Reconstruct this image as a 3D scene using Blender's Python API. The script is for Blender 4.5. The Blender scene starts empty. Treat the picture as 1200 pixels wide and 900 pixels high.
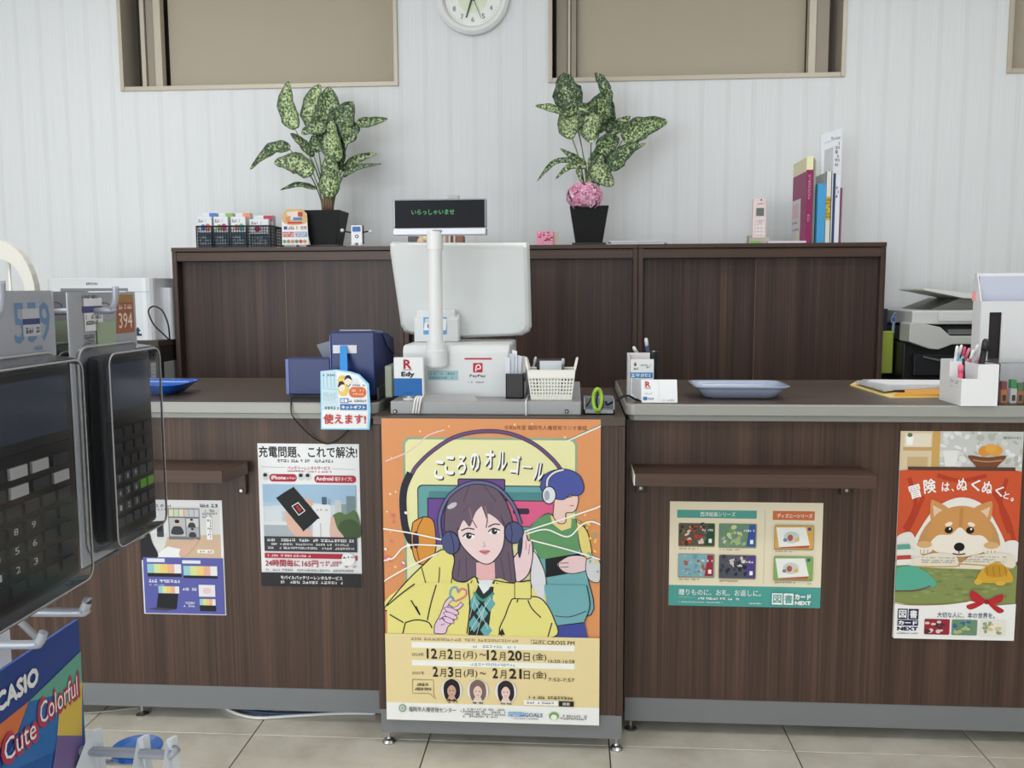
import bpy, bmesh, math, random
from mathutils import Vector, Matrix
from mathutils.geometry import tessellate_polygon

# ------------------------------------------------------------------ camera, world, lights, exposure
scene = bpy.context.scene
col = scene.collection
F, YH, HC = 1050.0, 338.0, 1.13                 # focal length in pixels, horizon row, camera height
TH, RHO = math.radians(4.0), .0045              # yaw to the left, slight roll
PH = math.atan((450 - YH) / F)
_r = Vector((math.cos(TH), math.sin(TH), 0)); _h = Vector((-math.sin(TH), math.cos(TH), 0))
FW = _h * math.cos(PH) + Vector((0, 0, -math.sin(PH))); _u = _r.cross(FW)
RT = _r * math.cos(RHO) - _u * math.sin(RHO); UP = _u * math.cos(RHO) + _r * math.sin(RHO)
CP = Vector((0, 0, HC))
cd = bpy.data.cameras.new('camera'); cam = bpy.data.objects.new('camera', cd); col.objects.link(cam)
cd.sensor_width = 36; cd.lens = 36 * F / 1200; cd.clip_start = .02
mw = Matrix((RT, UP, -FW)).transposed().to_4x4(); mw.translation = CP
cam.matrix_world = mw; scene.camera = cam

vs = scene.view_settings
vs.view_transform = 'Standard'; vs.look = 'None'; vs.gamma = 1; vs.use_curve_mapping = False
vs.exposure = -0.22

world = bpy.data.worlds.new('sky'); scene.world = world; world.use_nodes = True
bg = world.node_tree.nodes['Background']; bg.inputs[0].default_value = (.75, .87, 1, 1); bg.inputs[1].default_value = 1.0

def area(name, loc, rot, sx, sy, power, color):
    l = bpy.data.lights.new(name, 'AREA'); l.shape = 'RECTANGLE'; l.size = sx; l.size_y = sy
    l.energy = power; l.color = color
    o = bpy.data.objects.new(name, l); o.location = loc; o.rotation_euler = rot; col.objects.link(o); return o
# daylight entering by the shop window behind the camera (stands in the window opening)
area('daylight_shop_window', (-1.75, -2.8, 1.4), (math.radians(90), 0, 0), 2.9, 2.2, 140, (.93, .97, 1.0))
# ceiling lamps
LAMPS = [(-1.7, .6), (1.3, .6), (-1.7, 2.45), (1.3, 2.45)]
for x, y in LAMPS:
    area('ceiling_lamp_light', (x, y, 2.665), (0, 0, 0), 1.15, .28, 13, (1.0, .98, .95))

def ray(px, py): return FW + RT * ((px - 600) / F) - UP * ((py - 450) / F)
def at(px, py, Y): d = ray(px, py); return CP + d * (Y / d.y)
def az(px, py, Z): d = ray(px, py); return CP + d * ((Z - HC) / d.z)
def ax(px, py, X): d = ray(px, py); return CP + d * (X / d.x)

# ------------------------------------------------------------------ materials
def lin(c):
    c = c / 255.0
    return c / 12.92 if c <= .04045 else ((c + .055) / 1.055) ** 2.4
def rgb(c): return (lin(c[0]), lin(c[1]), lin(c[2]), 1)
_M = {}
def M(c, rough=.5, metal=0.0, spec=.4, emit=0.0):
    k = (tuple(c), rough, metal, spec, emit)
    if k in _M: return _M[k]
    m = bpy.data.materials.new('plain_%d_%d_%d' % tuple(c)); m.use_nodes = True
    b = m.node_tree.nodes['Principled BSDF']
    b.inputs['Base Color'].default_value = rgb(c); b.inputs['Roughness'].default_value = rough
    b.inputs['Metallic'].default_value = metal; b.inputs['Specular IOR Level'].default_value = spec
    if emit:
        b.inputs['Emission Color'].default_value = rgb(c); b.inputs['Emission Strength'].default_value = emit
    _M[k] = m
    return m
def nodes(name):
    m = bpy.data.materials.new(name); m.use_nodes = True
    nt = m.node_tree; return m, nt, nt.nodes['Principled BSDF']
def nd(nt, typ, **kw):
    n = nt.nodes.new(typ)
    for k, v in kw.items():
        if k in n.inputs: n.inputs[k].default_value = v
        else: setattr(n, k, v)
    return n
def ramp(nt, stops):
    n = nt.nodes.new('ShaderNodeValToRGB'); e = n.color_ramp.elements
    while len(e) < len(stops): e.new(.5)
    for i, (p, c) in enumerate(stops):
        e[i].position = p; e[i].color = rgb(c)
    return n
def wood(name, c, scale=(170, 170, 1.3), amp=1.0, rough=.42):
    m, nt, b = nodes(name); L = nt.links.new
    tc = nd(nt, 'ShaderNodeTexCoord'); mp = nd(nt, 'ShaderNodeMapping'); mp.inputs['Scale'].default_value = scale
    L(tc.outputs['Object'], mp.inputs[0])
    n1 = nd(nt, 'ShaderNodeTexNoise', Scale=1.0, Detail=3.0, Roughness=.6); L(mp.outputs[0], n1.inputs['Vector'])
    mp2 = nd(nt, 'ShaderNodeMapping'); mp2.inputs['Scale'].default_value = tuple(s * .16 if s > 20 else s * .4 for s in scale)
    L(tc.outputs['Object'], mp2.inputs[0])
    n2 = nd(nt, 'ShaderNodeTexNoise', Scale=1.0, Detail=2.0); L(mp2.outputs[0], n2.inputs['Vector'])
    mx = nd(nt, 'ShaderNodeMath', operation='MULTIPLY_ADD'); mx.inputs[1].default_value = .55
    L(n1.outputs['Fac'], mx.inputs[0])
    m2 = nd(nt, 'ShaderNodeMath', operation='MULTIPLY'); m2.inputs[1].default_value = .45; L(n2.outputs['Fac'], m2.inputs[0])
    L(m2.outputs[0], mx.inputs[2])
    d = lambda k: tuple(max(0, min(255, v * (1 + k * amp))) for v in c)
    rp = ramp(nt, [(.30, d(-.30)), (.46, d(-.06)), (.54, d(.06)), (.70, d(.34))])
    L(mx.outputs[0], rp.inputs[0]); L(rp.outputs[0], b.inputs['Base Color'])
    b.inputs['Roughness'].default_value = rough; b.inputs['Specular IOR Level'].default_value = .35
    return m
W_DOOR = wood('dark_walnut_laminate', (64, 48, 42), amp=1.1)
W_BODY = wood('counter_walnut_laminate', (73, 55, 46), amp=1.15)
W_TOP = wood('counter_top_laminate', (82, 69, 62), (1.3, 170, 170), .6, .33)
W_EDGE = wood('walnut_edge', (74, 56, 47), (1.3, 170, 170), .5, .4)
M_GREY = M((158, 158, 152), .38, .1)
M_KICK = M((122, 124, 126), .45, .1)
M_CHROME = M((190, 190, 190), .2, .9)
M_WHITE = M((236, 237, 236), .45)
M_PAPER = M((240, 241, 242), .6, 0, .2)
M_BLACK = M((22, 22, 24), .45)

def wallpaper():
    m, nt, b = nodes('striped_wallpaper'); L = nt.links.new
    tc = nd(nt, 'ShaderNodeTexCoord'); sp = nd(nt, 'ShaderNodeSeparateXYZ'); L(tc.outputs['Object'], sp.inputs[0])
    md = nd(nt, 'ShaderNodeMath', operation='PINGPONG'); md.inputs[1].default_value = .052; L(sp.outputs[0], md.inputs[0])
    st = nd(nt, 'ShaderNodeMapRange'); st.inputs['From Min'].default_value = .009; st.inputs['From Max'].default_value = .012
    L(md.outputs[0], st.inputs['Value'])
    mp = nd(nt, 'ShaderNodeMapping'); mp.inputs['Scale'].default_value = (260, 260, 3); L(tc.outputs['Object'], mp.inputs[0])
    n1 = nd(nt, 'ShaderNodeTexNoise', Scale=1.0, Detail=3.0); L(mp.outputs[0], n1.inputs['Vector'])
    rp = ramp(nt, [(.3, (222, 225, 228)), (.7, (230, 232, 234))]); L(n1.outputs['Fac'], rp.inputs[0])
    mx = nd(nt, 'ShaderNodeMix', data_type='RGBA', blend_type='MULTIPLY')
    mx.inputs['Factor'].default_value = 1
    r2 = ramp(nt, [(0, (250, 250, 249)), (1, (255, 255, 255))]); L(st.outputs[0], r2.inputs[0])
    L(rp.outputs[0], mx.inputs['A']); L(r2.outputs[0], mx.inputs['B'])
    L(mx.outputs['Result'], b.inputs['Base Color']); b.inputs['Roughness'].default_value = .75
    b.inputs['Specular IOR Level'].default_value = .2
    bp = nd(nt, 'ShaderNodeBump', Strength=.05, Distance=.001); L(n1.outputs['Fac'], bp.inputs['Height']); L(bp.outputs[0], b.inputs['Normal'])
    return m
def tile_mat():
    m, nt, b = nodes('beige_stone_tile'); L = nt.links.new
    tc = nd(nt, 'ShaderNodeTexCoord'); oi = nd(nt, 'ShaderNodeObjectInfo')
    ad = nd(nt, 'ShaderNodeVectorMath', operation='ADD'); L(tc.outputs['Object'], ad.inputs[0])
    sc = nd(nt, 'ShaderNodeVectorMath', operation='SCALE'); sc.inputs['Scale'].default_value = 20; L(oi.outputs['Location'], sc.inputs[0]); L(sc.outputs[0], ad.inputs[1])
    n1 = nd(nt, 'ShaderNodeTexNoise', Scale=5.5, Detail=8.0, Roughness=.62); L(ad.outputs[0], n1.inputs['Vector'])
    rp = ramp(nt, [(.28, (192, 184, 168)), (.5, (213, 207, 193)), (.72, (231, 226, 214))]); L(n1.outputs['Fac'], rp.inputs[0])
    L(rp.outputs[0], b.inputs['Base Color']); b.inputs['Roughness'].default_value = .32; b.inputs['Specular IOR Level'].default_value = .4
    return m
def leaf_mat():
    m, nt, b = nodes('variegated_leaf'); L = nt.links.new
    tc = nd(nt, 'ShaderNodeTexCoord')
    n1 = nd(nt, 'ShaderNodeTexNoise', Scale=125.0, Detail=3.0, Roughness=.6); L(tc.outputs['Object'], n1.inputs['Vector'])
    rp = ramp(nt, [(.40, (34, 56, 34)), (.48, (60, 90, 52)), (.54, (140, 164, 106)), (.66, (208, 218, 168))]); oi = nd(nt, 'ShaderNodeObjectInfo'); sh = nd(nt, 'ShaderNodeMath', operation='MULTIPLY_ADD'); sh.inputs[1].default_value = .11; L(oi.outputs['Random'], sh.inputs[0])
    s2 = nd(nt, 'ShaderNodeMath', operation='SUBTRACT'); L(n1.outputs['Fac'], s2.inputs[0]); s2.inputs[1].default_value = .055; L(s2.outputs[0], sh.inputs[2])
    L(sh.outputs[0], rp.inputs[0])
    at_ = nd(nt, 'ShaderNodeAttribute', attribute_name='rim')
    mx = nd(nt, 'ShaderNodeMix', data_type='RGBA'); L(at_.outputs['Fac'], mx.inputs['Factor']); L(rp.outputs[0], mx.inputs['A'])
    mx.inputs['B'].default_value = rgb((40, 62, 38))
    L(mx.outputs['Result'], b.inputs['Base Color']); b.inputs['Roughness'].default_value = .45
    return m
def clear_plastic(name, tint, body=.12, rough=.08):
    m, nt, b = nodes(name); L = nt.links.new
    nt.nodes.remove(b); out = nt.nodes['Material Output']
    tr = nd(nt, 'ShaderNodeBsdfTransparent'); tr.inputs[0].default_value = (tint[0], tint[1], tint[2], 1)
    df = nd(nt, 'ShaderNodeBsdfDiffuse'); df.inputs[0].default_value = (.8, .82, .85, 1)
    gl = nd(nt, 'ShaderNodeBsdfGlossy'); gl.inputs['Roughness'].default_value = rough
    m1 = nd(nt, 'ShaderNodeMixShader'); m1.inputs[0].default_value = body; L(tr.outputs[0], m1.inputs[1]); L(df.outputs[0], m1.inputs[2])
    fr = nd(nt, 'ShaderNodeFresnel', IOR=1.32)
    m2 = nd(nt, 'ShaderNodeMixShader'); L(fr.outputs[0], m2.inputs[0]); L(m1.outputs[0], m2.inputs[1]); L(gl.outputs[0], m2.inputs[2])
    L(m2.outputs[0], out.inputs[0]); return m
M_CLEAR = clear_plastic('clear_plastic', (.96, .965, .975), .015)
M_CLEAR2 = clear_plastic('hazy_clear_plastic', (.94, .945, .96), .10)
M_BLUETRAY = None
def tray_plastic(name, c, alpha):
    m, nt, b = nodes(name); b.inputs['Base Color'].default_value = rgb(c); b.inputs['Roughness'].default_value = .18
    b.inputs['Alpha'].default_value = alpha; return m
M_WALL = wallpaper(); M_TILE = tile_mat(); M_LEAF = leaf_mat()

# ------------------------------------------------------------------ mesh helpers
class MB:
    def __init__(s): s.v = []; s.f = []; s.m = []
    def add(s, vs, fs, mat=0):
        o = len(s.v); s.v += [Vector(v) for v in vs]
        for f in fs: s.f.append([o + i for i in f]); s.m.append(mat)
        return s
    def box(s, x0, x1, y0, y1, z0, z1, mat=0):
        x0, x1 = min(x0, x1), max(x0, x1); y0, y1 = min(y0, y1), max(y0, y1); z0, z1 = min(z0, z1), max(z0, z1)
        vs = [(x, y, z) for z in (z0, z1) for y in (y0, y1) for x in (x0, x1)]
        return s.add(vs, [(0, 2, 3, 1), (4, 5, 7, 6), (0, 1, 5, 4), (2, 6, 7, 3), (0, 4, 6, 2), (1, 3, 7, 5)], mat)
    def hexa(s, b, t, mat=0):            # four bottom points, four top points
        return s.add(list(b) + list(t), [(3, 2, 1, 0), (4, 5, 6, 7), (0, 1, 5, 4), (1, 2, 6, 5), (2, 3, 7, 6), (3, 0, 4, 7)], mat)
    def prism(s, pts, d, mat=0):         # 3-D polygon swept by vector d
        n = len(pts); d = Vector(d); a = [Vector(p) for p in pts]
        tri = tessellate_polygon([a])
        vs = a + [p + d for p in a]
        fs = [tuple(t) for t in tri] + [tuple(i + n for i in reversed(t)) for t in tri]
        fs += [(i, (i + 1) % n, n + (i + 1) % n, n + i) for i in range(n)]
        return s.add(vs, fs, mat)
    def tube(s, pts, r, n=8, mat=0, closed=False, flat=None):
        P = [Vector(p) for p in pts]; k = len(P); R = r if isinstance(r, (list, tuple)) else [r] * k
        vs = []; ref = None
        for i in range(k):
            if closed: t = P[(i + 1) % k] - P[i - 1]
            else: t = P[min(i + 1, k - 1)] - P[max(i - 1, 0)]
            t.normalize()
            if ref is None:
                ref = Vector((0, 0, 1)) if abs(t.z) < .9 else Vector((0, 1, 0))
                if flat: ref = Vector(flat)
            a = (ref - t * ref.dot(t)).normalized(); bb = t.cross(a); ref = a
            for j in range(n):
                q = 2 * math.pi * j / n
                vs.append(P[i] + (a * math.cos(q) + bb * math.sin(q)) * R[i])
        fs = []
        for i in range(k if closed else k - 1):
            for j in range(n):
                A = i * n + j; B = i * n + (j + 1) % n; i2 = (i + 1) % k
                fs.append((A, B, i2 * n + (j + 1) % n, i2 * n + j))
        if not closed:
            fs.append(tuple(reversed(range(n)))); fs.append(tuple((k - 1) * n + j for j in range(n)))
        return s.add(vs, fs, mat)
    def lathe(s, prof, c, n=24, mat=0):  # (radius, z) about a vertical axis through c
        c = Vector(c); vs = []; k = len(prof)
        for r, z in prof:
            for j in range(n):
                q = 2 * math.pi * j / n; vs.append(c + Vector((r * math.cos(q), r * math.sin(q), z)))
        fs = [(i * n + j, i * n + (j + 1) % n, (i + 1) * n + (j + 1) % n, (i + 1) * n + j) for i in range(k - 1) for j in range(n)]
        fs += [tuple(reversed(range(n))), tuple((k - 1) * n + j for j in range(n))]
        return s.add(vs, fs, mat)
    def loft(s, rings, mat=0, cap0=True, cap1=True):
        n = len(rings[0]); vs = [p for r in rings for p in r]; k = len(rings)
        fs = [(i * n + j, i * n + (j + 1) % n, (i + 1) * n + (j + 1) % n, (i + 1) * n + j) for i in range(k - 1) for j in range(n)]
        if cap0: fs.append(tuple(reversed(range(n))))
        if cap1: fs.append(tuple((k - 1) * n + j for j in range(n)))
        return s.add(vs, fs, mat)
    def ball(s, c, r, mat=0, n=10):
        r = r if isinstance(r, (tuple, list)) else (r, r, r); rings = []
        for i in range(1, n):
            a = math.pi * i / n
            rings.append([Vector((c[0] + r[0] * math.sin(a) * math.cos(2 * math.pi * j / n), c[1] + r[1] * math.sin(a) * math.sin(2 * math.pi * j / n), c[2] - r[2] * math.cos(a))) for j in range(n)])
        return s.loft(rings, mat)
    def build(s, name, mats, parent=None, loc=None, bevel=0, smooth=False, seg=2, recalc=True):
        if not isinstance(mats, (list, tuple)): mats = [mats]
        org = Vector(loc) if loc is not None else Vector((0, 0, 0))
        base = WLOC.get(parent.name, Vector((0, 0, 0))) if parent else Vector((0, 0, 0))
        me = bpy.data.meshes.new(name); me.from_pydata([v - org - base for v in s.v], [], s.f)
        for m in mats: me.materials.append(m)
        for p, mi in zip(me.polygons, s.m): p.material_index = mi; p.use_smooth = smooth
        if recalc:
            bm = bmesh.new(); bm.from_mesh(me); bmesh.ops.recalc_face_normals(bm, faces=bm.faces); bm.to_mesh(me); bm.free()
        o = bpy.data.objects.new(name, me); col.objects.link(o)
        if parent: o.parent = parent
        o.location = org
        WLOC[o.name] = base + org
        if bevel:
            b = o.modifiers.new('bevel', 'BEVEL'); b.width = bevel; b.segments = seg; b.limit_method = 'ANGLE'; b.angle_limit = math.radians(40)
        return o
WLOC = {}
def tag(o, label, cat, group=None):
    o['label'] = label; o['category'] = cat
    if group: o['group'] = group
    return o
def thing(name, label, cat, loc=(0, 0, 0), group=None):
    o = bpy.data.objects.new(name, None); col.objects.link(o); o.location = loc; o.empty_display_size = .05
    WLOC[o.name] = Vector(loc); return tag(o, label, cat, group)
def struct(o): o['kind'] = 'structure'; return o
def spun(o, ang, axis='Z'):                        # turn a finished thing about its own base
    o.rotation_euler = {'Z': (0, 0, ang), 'X': (ang, 0, 0), 'Y': (0, ang, 0)}[axis]; return o
def arc(c, r, a0, a1, n, f): return [f(c, r, a0 + (a1 - a0) * i / n) for i in range(n + 1)]
def crom(pts, n=5, closed=False):                  # Catmull-Rom through 2-D/3-D points
    P = [Vector(p) for p in pts]; k = len(P); out = []
    for i in range(k if closed else k - 1):
        p0 = P[i - 1] if (closed or i > 0) else P[0]; p1 = P[i]; p2 = P[(i + 1) % k]
        p3 = P[(i + 2) % k] if (closed or i + 2 < k) else P[-1]
        for j in range(n):
            t = j / n
            out.append(.5 * ((2 * p1) + (p2 - p0) * t + (2 * p0 - 5 * p1 + 4 * p2 - p3) * t * t + (3 * p1 - p0 - 3 * p2 + p3) * t ** 3))
    if not closed: out.append(P[-1])
    return out

# ------------------------------------------------------------------ flat print (posters, labels, screens)
_fc = bpy.data.curves.new('lettering', 'FONT'); _fo = bpy.data.objects.new('lettering', _fc); _fc.resolution_u = 2
_gl = {}
def glyphs(s, bold):
    k = (s, bold)
    if k not in _gl:
        _fc.body = s; _fc.offset = bold
        me = bpy.data.meshes.new_from_object(_fo)
        _gl[k] = ([v.co.xy for v in me.vertices], [tuple(p.vertices) for p in me.polygons]); bpy.data.meshes.remove(me)
    return _gl[k]
def ink(c):                                        # printing inks are a little duller than pure screen colours
    g = .3 * c[0] + .55 * c[1] + .15 * c[2]
    return tuple(int((v * .88 + g * .12) * .965) for v in c)
class Art:
    """shapes drawn in the photograph's pixel units on a flat rectangle (x0,y0)-(x1,y1) that has a place in the scene"""
    def __init__(s, rect, o, ex, ey, n, dz=.00005):
        s.x0, s.y0, s.x1, s.y1 = rect; s.o = Vector(o)
        s.ex = Vector(ex) / (s.x1 - s.x0); s.ey = Vector(ey) / (s.y1 - s.y0); s.n = Vector(n).normalized()
        s.dz = dz; s.k = 0; s.cols = []; s.mb = MB(); s.fr = (0, 0, 1.0); s.emit = 0; s.rough = .45
        s.rnd = random.Random(int(s.x0 * 7 + s.y0))
    def frame(s, ox, oy, sc): s.fr = (ox, oy, sc); return s
    def P(s, u, v):
        x = s.fr[0] + u / s.fr[2]; y = s.fr[1] + v / s.fr[2]
        x = min(max(x, s.x0), s.x1); y = min(max(y, s.y0), s.y1)      # print ends at the paper's edge
        return s.o + s.ex * (x - s.x0) + s.ey * (y - s.y0) + s.n * (.0002 + s.k * s.dz)
    def mi(s, c):
        c = tuple(c)
        if c not in s.cols: s.cols.append(c)
        return s.cols.index(c)
    def poly(s, pts, c, nl=True):
        s.k += 1 if nl else .12
        p2 = [Vector((p[0], p[1], 0)) for p in pts]
        tr = tessellate_polygon([p2])
        s.mb.add([s.P(p.x, p.y) for p in p2], [tuple(t) for t in tr], s.mi(c)); return s
    def smooth(s, pts, c, line=None, lw=4, n=5):
        q = crom([(p[0], p[1], 0) for p in pts], n, True); s.poly(q, c)
        if line: s.stroke(pts + [pts[0]], lw, line)
        return s
    def rect(s, x0, y0, x1, y1, c, nl=True): return s.poly([(x0, y0), (x1, y0), (x1, y1), (x0, y1)], c, nl)
    def rrect(s, x0, y0, x1, y1, r, c):
        p = []
        for cx, cy, a in ((x1 - r, y0 + r, -90), (x1 - r, y1 - r, 0), (x0 + r, y1 - r, 90), (x0 + r, y0 + r, 180)):
            for i in range(5):
                q = math.radians(a + 22.5 * i); p.append((cx + r * math.cos(q), cy + r * math.sin(q)))
        return s.poly(p, c)
    def ell(s, cx, cy, rx, ry, c, rot=0, n=24, nl=True):
        cr, sr = math.cos(rot), math.sin(rot); p = []
        for i in range(n):
            a = 2 * math.pi * i / n; x, y = rx * math.cos(a), ry * math.sin(a); p.append((cx + x * cr - y * sr, cy + x * sr + y * cr))
        return s.poly(p, c, nl)
    def stroke(s, pts, w, c, sm=True, closed=False, nl=True):
        s.k += 1 if nl else .12
        q = [Vector((p[0], p[1])) for p in pts]
        if sm and len(q) > 2: q = [Vector((p.x, p.y)) for p in crom([(p.x, p.y, 0) for p in q], 5)]
        L, R = [], []
        for i in range(len(q)):
            t = q[min(i + 1, len(q) - 1)] - q[max(i - 1, 0)]
            if t.length < 1e-6: t = Vector((1, 0))
            t.normalize(); nn = Vector((-t.y, t.x)) * w / 2
            L.append(q[i] + nn); R.append(q[i] - nn)
        vs = [s.P(p.x, p.y) for p in L] + [s.P(p.x, p.y) for p in R]; k = len(q)
        s.mb.add(vs, [(i, i + 1, k + i + 1, k + i) for i in range(k - 1)], s.mi(c)); return s
    def text(s, t, x0, y0, x1, y1, c, bold=0.0, rot=0, nl=True):
        if nl: s.k += 1
        vs, fs = glyphs(t, 0.0)
        ax0 = min(v.x for v in vs); ax1 = max(v.x for v in vs); ay0 = min(v.y for v in vs); ay1 = max(v.y for v in vs)
        w = max(ax1 - ax0, 1e-4); h = max(ay1 - ay0, 1e-4); cx, cy = (x0 + x1) / 2, (y0 + y1) / 2; cr, sr = math.cos(rot), math.sin(rot)
        bx, by = bold * (x1 - x0) / w, bold * (y1 - y0) / h          # heavier lettering: the strokes are widened a little each way
        for dx, dy in (((-bx, 0), (bx, 0), (0, -by), (0, by)) if bold else ((0, 0),)):
            out = []; s.k += .3
            for v in vs:
                x = ((v.x - ax0) / w - .5) * (x1 - x0 - 2 * bx) + dx; y = (.5 - (v.y - ay0) / h) * (y1 - y0 - 2 * by) + dy
                out.append(s.P(cx + x * cr - y * sr, cy + x * sr + y * cr))
            s.mb.add(out, fs, s.mi(c))
        return s
    def micro(s, x0, y0, x1, y1, c, rows=1, fill=.8):              # print too small to read in the photograph
        s.k += 1; h = (y1 - y0) / rows; kb = s.k
        for r in range(rows):
            x = x0; e = x1 - (s.rnd.random() * .25 * (x1 - x0) if rows > 1 and r == rows - 1 else 0)
            while x < e:
                w = h * (.35 + s.rnd.random() * .8)
                if s.rnd.random() < fill:
                    xe = min(x + w * .82, e); ya = y0 + r * h + h * .14; yb = y0 + r * h + h * .86; tk = h * .15; ym = ya + (yb - ya) * (.3 + .4 * s.rnd.random()); xm = x + (xe - x) * (.2 + .5 * s.rnd.random())
                    s.k = kb; s.rect(x, ym, xe, ym + tk, c, nl=False); s.k = kb + .5; s.rect(xm, ya, xm + tk, yb, c, nl=False); s.k = kb
                    if s.rnd.random() < .6: s.rect(x, ya, xe, ya + tk, c, nl=False)
                    if s.rnd.random() < .6: s.rect(x, yb - tk, xe, yb, c, nl=False)
                x += w
        s.k = kb + 1; return s
    def build(s, name, parent):
        return s.mb.build(name, [M(ink(c) if not s.emit else c, s.rough, 0, .25, s.emit) for c in s.cols], parent, recalc=False)
def wall_art(x0, y0, x1, y1, Y, dz=.00005):          # a rectangle facing the camera side at depth Y
    a, b = at(x0, y0, Y), at(x1, y1, Y)
    c = at(x0, y1, Y)
    xa = (a.x + c.x) / 2; b2 = at(x1, y0, Y); xb = (b.x + b2.x) / 2; za = (a.z + b2.z) / 2; zb = (b.z + c.z) / 2
    A = Art((x0, y0, x1, y1), (xa, Y, za), (xb - xa, 0, 0), (0, 0, zb - za), (0, -1, 0), dz)
    A.w = (xa, xb, zb, za); return A
def sheet(name, label, cat, A, Y, mat=None, th=.0006, parent=None, group=None):
    xa, xb, zb, za = A.w
    o = MB().box(xa, xb, Y, Y + th, zb, za).build(name, mat or M_PAPER, parent, ((xa + xb) / 2, Y, zb) if not parent else None)
    return tag(o, label, cat, group) if not parent else o
# ------------------------------------------------------------------ the room
XL, XR, YF, YB, ZT = -3.5, 2.95, -2.9, 3.82, 2.7
WZ0, WZ1 = 1.975, 2.52
WINS = [(-1.935, -.738), (-.111, 1.086), (1.717, 2.6)]
mb = MB()
mb.box(XL - .1, XR + .1, YB, YB + .16, 0, WZ0); mb.box(XL - .1, XR + .1, YB, YB + .16, WZ1, ZT)
xs = [XL - .1] + [v for w in WINS for v in w] + [XR + .1]
for i in range(0, len(xs), 2): mb.box(xs[i], xs[i + 1], YB, YB + .16, WZ0, WZ1)
struct(mb.build('wall_back', M_WALL, None, (0, YB, 0)))
M_PLAIN = M((226, 227, 226), .8, 0, .2)
struct(MB().box(XL - .1, XL, YF, YB, 0, ZT).build('wall_left', M_PLAIN, None, (XL, 0, 0)))
struct(MB().box(XR, XR + .1, YF, YB, 0, ZT).build('wall_right', M_PLAIN, None, (XR, 0, 0)))
struct(MB().box(XL - .1, XR + .1, YF, YB + .16, ZT, ZT + .1).build('ceiling', M((238, 238, 236), .9, 0, .1), None, (0, 0, ZT)))
mb = MB(); mb.box(XL - .1, XR + .1, YF - .1, YF, 0, .25); mb.box(XL - .1, XR + .1, YF - .1, YF, 2.55, ZT)
for a, b in ((XL - .1, -3.3), (1.1, XR + .1)): mb.box(a, b, YF - .1, YF, .25, 2.55)
struct(mb.build('wall_front', M_PLAIN, None, (0, YF, 0)))
fl = struct(MB().box(XL - .1, XR + .1, YF - .1, YB + .16, -.06, -.004).build('floor', M((92, 84, 70), .8), None, (0, 0, -.06)))
# floor tiles, 45 cm, each its own piece
TX0, TP = .089 - .4525 * 8, .4525
tm = MB(); g = .0016; tm.box(g, TP - g, g, TP - g, -.004, 0)
tile0 = tm.build('tile', M_TILE, fl, None); tile_me = tile0.data
for v in tile_me.vertices: v.co = v.co + WLOC[fl.name]
bv = tile0.modifiers.new('bevel', 'BEVEL'); bv.width = .0008; bv.segments = 1
first = True
for i in range(14):
    for j in range(15):
        x = TX0 + i * TP; y = -2.85 + .0 + j * TP
        if x > XR or y > YB: continue
        t = tile0 if first else tile0.copy()
        if not first: col.objects.link(t); t.parent = fl
        first = False
        t.location = Vector((x, y, 0)) - WLOC[fl.name]
# high windows: slim frame, dark gap, stiles and a closed beige blind behind
M_FR = M((192, 183, 168), .4, .2); M_FRD = M((150, 141, 128), .45, .2); M_BLIND = M((178, 168, 150), .7)
M_DARK = M((58, 54, 50), .7)
def pane_mat():
    return clear_plastic('window_glass', (.96, .97, .96), .02, .03)
M_PANE = pane_mat()
def window(n, x0, x1, stiles, blind, dark):
    M_DARK = M(dark, .7)
    w = struct(bpy.data.objects.new('window_%d' % n, None)); col.objects.link(w); w.location = (x0, YB, WZ0); WLOC[w.name] = Vector((x0, YB, WZ0))
    t = .016
    m = MB(); m.box(x0, x0 + t, YB - .012, YB + .15, WZ0, WZ1); m.box(x1 - t, x1, YB - .012, YB + .15, WZ0, WZ1)
    m.box(x0 + t, x1 - t, YB - .008, YB + .15, WZ0, WZ0 + .018); m.box(x0 + t, x1 - t, YB - .008, YB + .15, WZ1 - .018, WZ1)
    m.build('window_frame', M_FR, w, bevel=.001)
    MB().box(x0 + t, x1 - t, YB + .135, YB + .15, WZ0 + .018, WZ1 - .018).build('backing_panel', M_DARK, w)
    for a, b, d in stiles:
        MB().box(a, b, YB + .045 + d, YB + .085 + d, WZ0 + .018, WZ1 - .018).build('stile', M_FRD if d else M_FR, w, bevel=.002)
    MB().box(blind[0], blind[1], YB + .10, YB + .106, WZ0 + .02, WZ1 - .02).build('roller_blind', M_BLIND, w)
def wx(px): return at(px, 60, YB + .06).x
window(1, *WINS[0], [(wx(167), wx(172), 0), (wx(172.6), wx(182), .012), (wx(182.8), wx(191), 0)], (wx(194), WINS[0][1] - .016), (58, 54, 50))
window(2, *WINS[1], [(wx(652), wx(665), .012), (wx(665.4), wx(668.4), 0), (wx(669), wx(675.4), .012), (wx(946.4), wx(955), 0), (wx(955.5), wx(971), .012)], (wx(676), wx(946)), (98, 88, 78))
window(3, *WINS[2], [(WINS[2][1] - .09, WINS[2][1] - .05, 0)], (WINS[2][0] + .016, WINS[2][1] - .1), (98, 88, 78))
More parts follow.
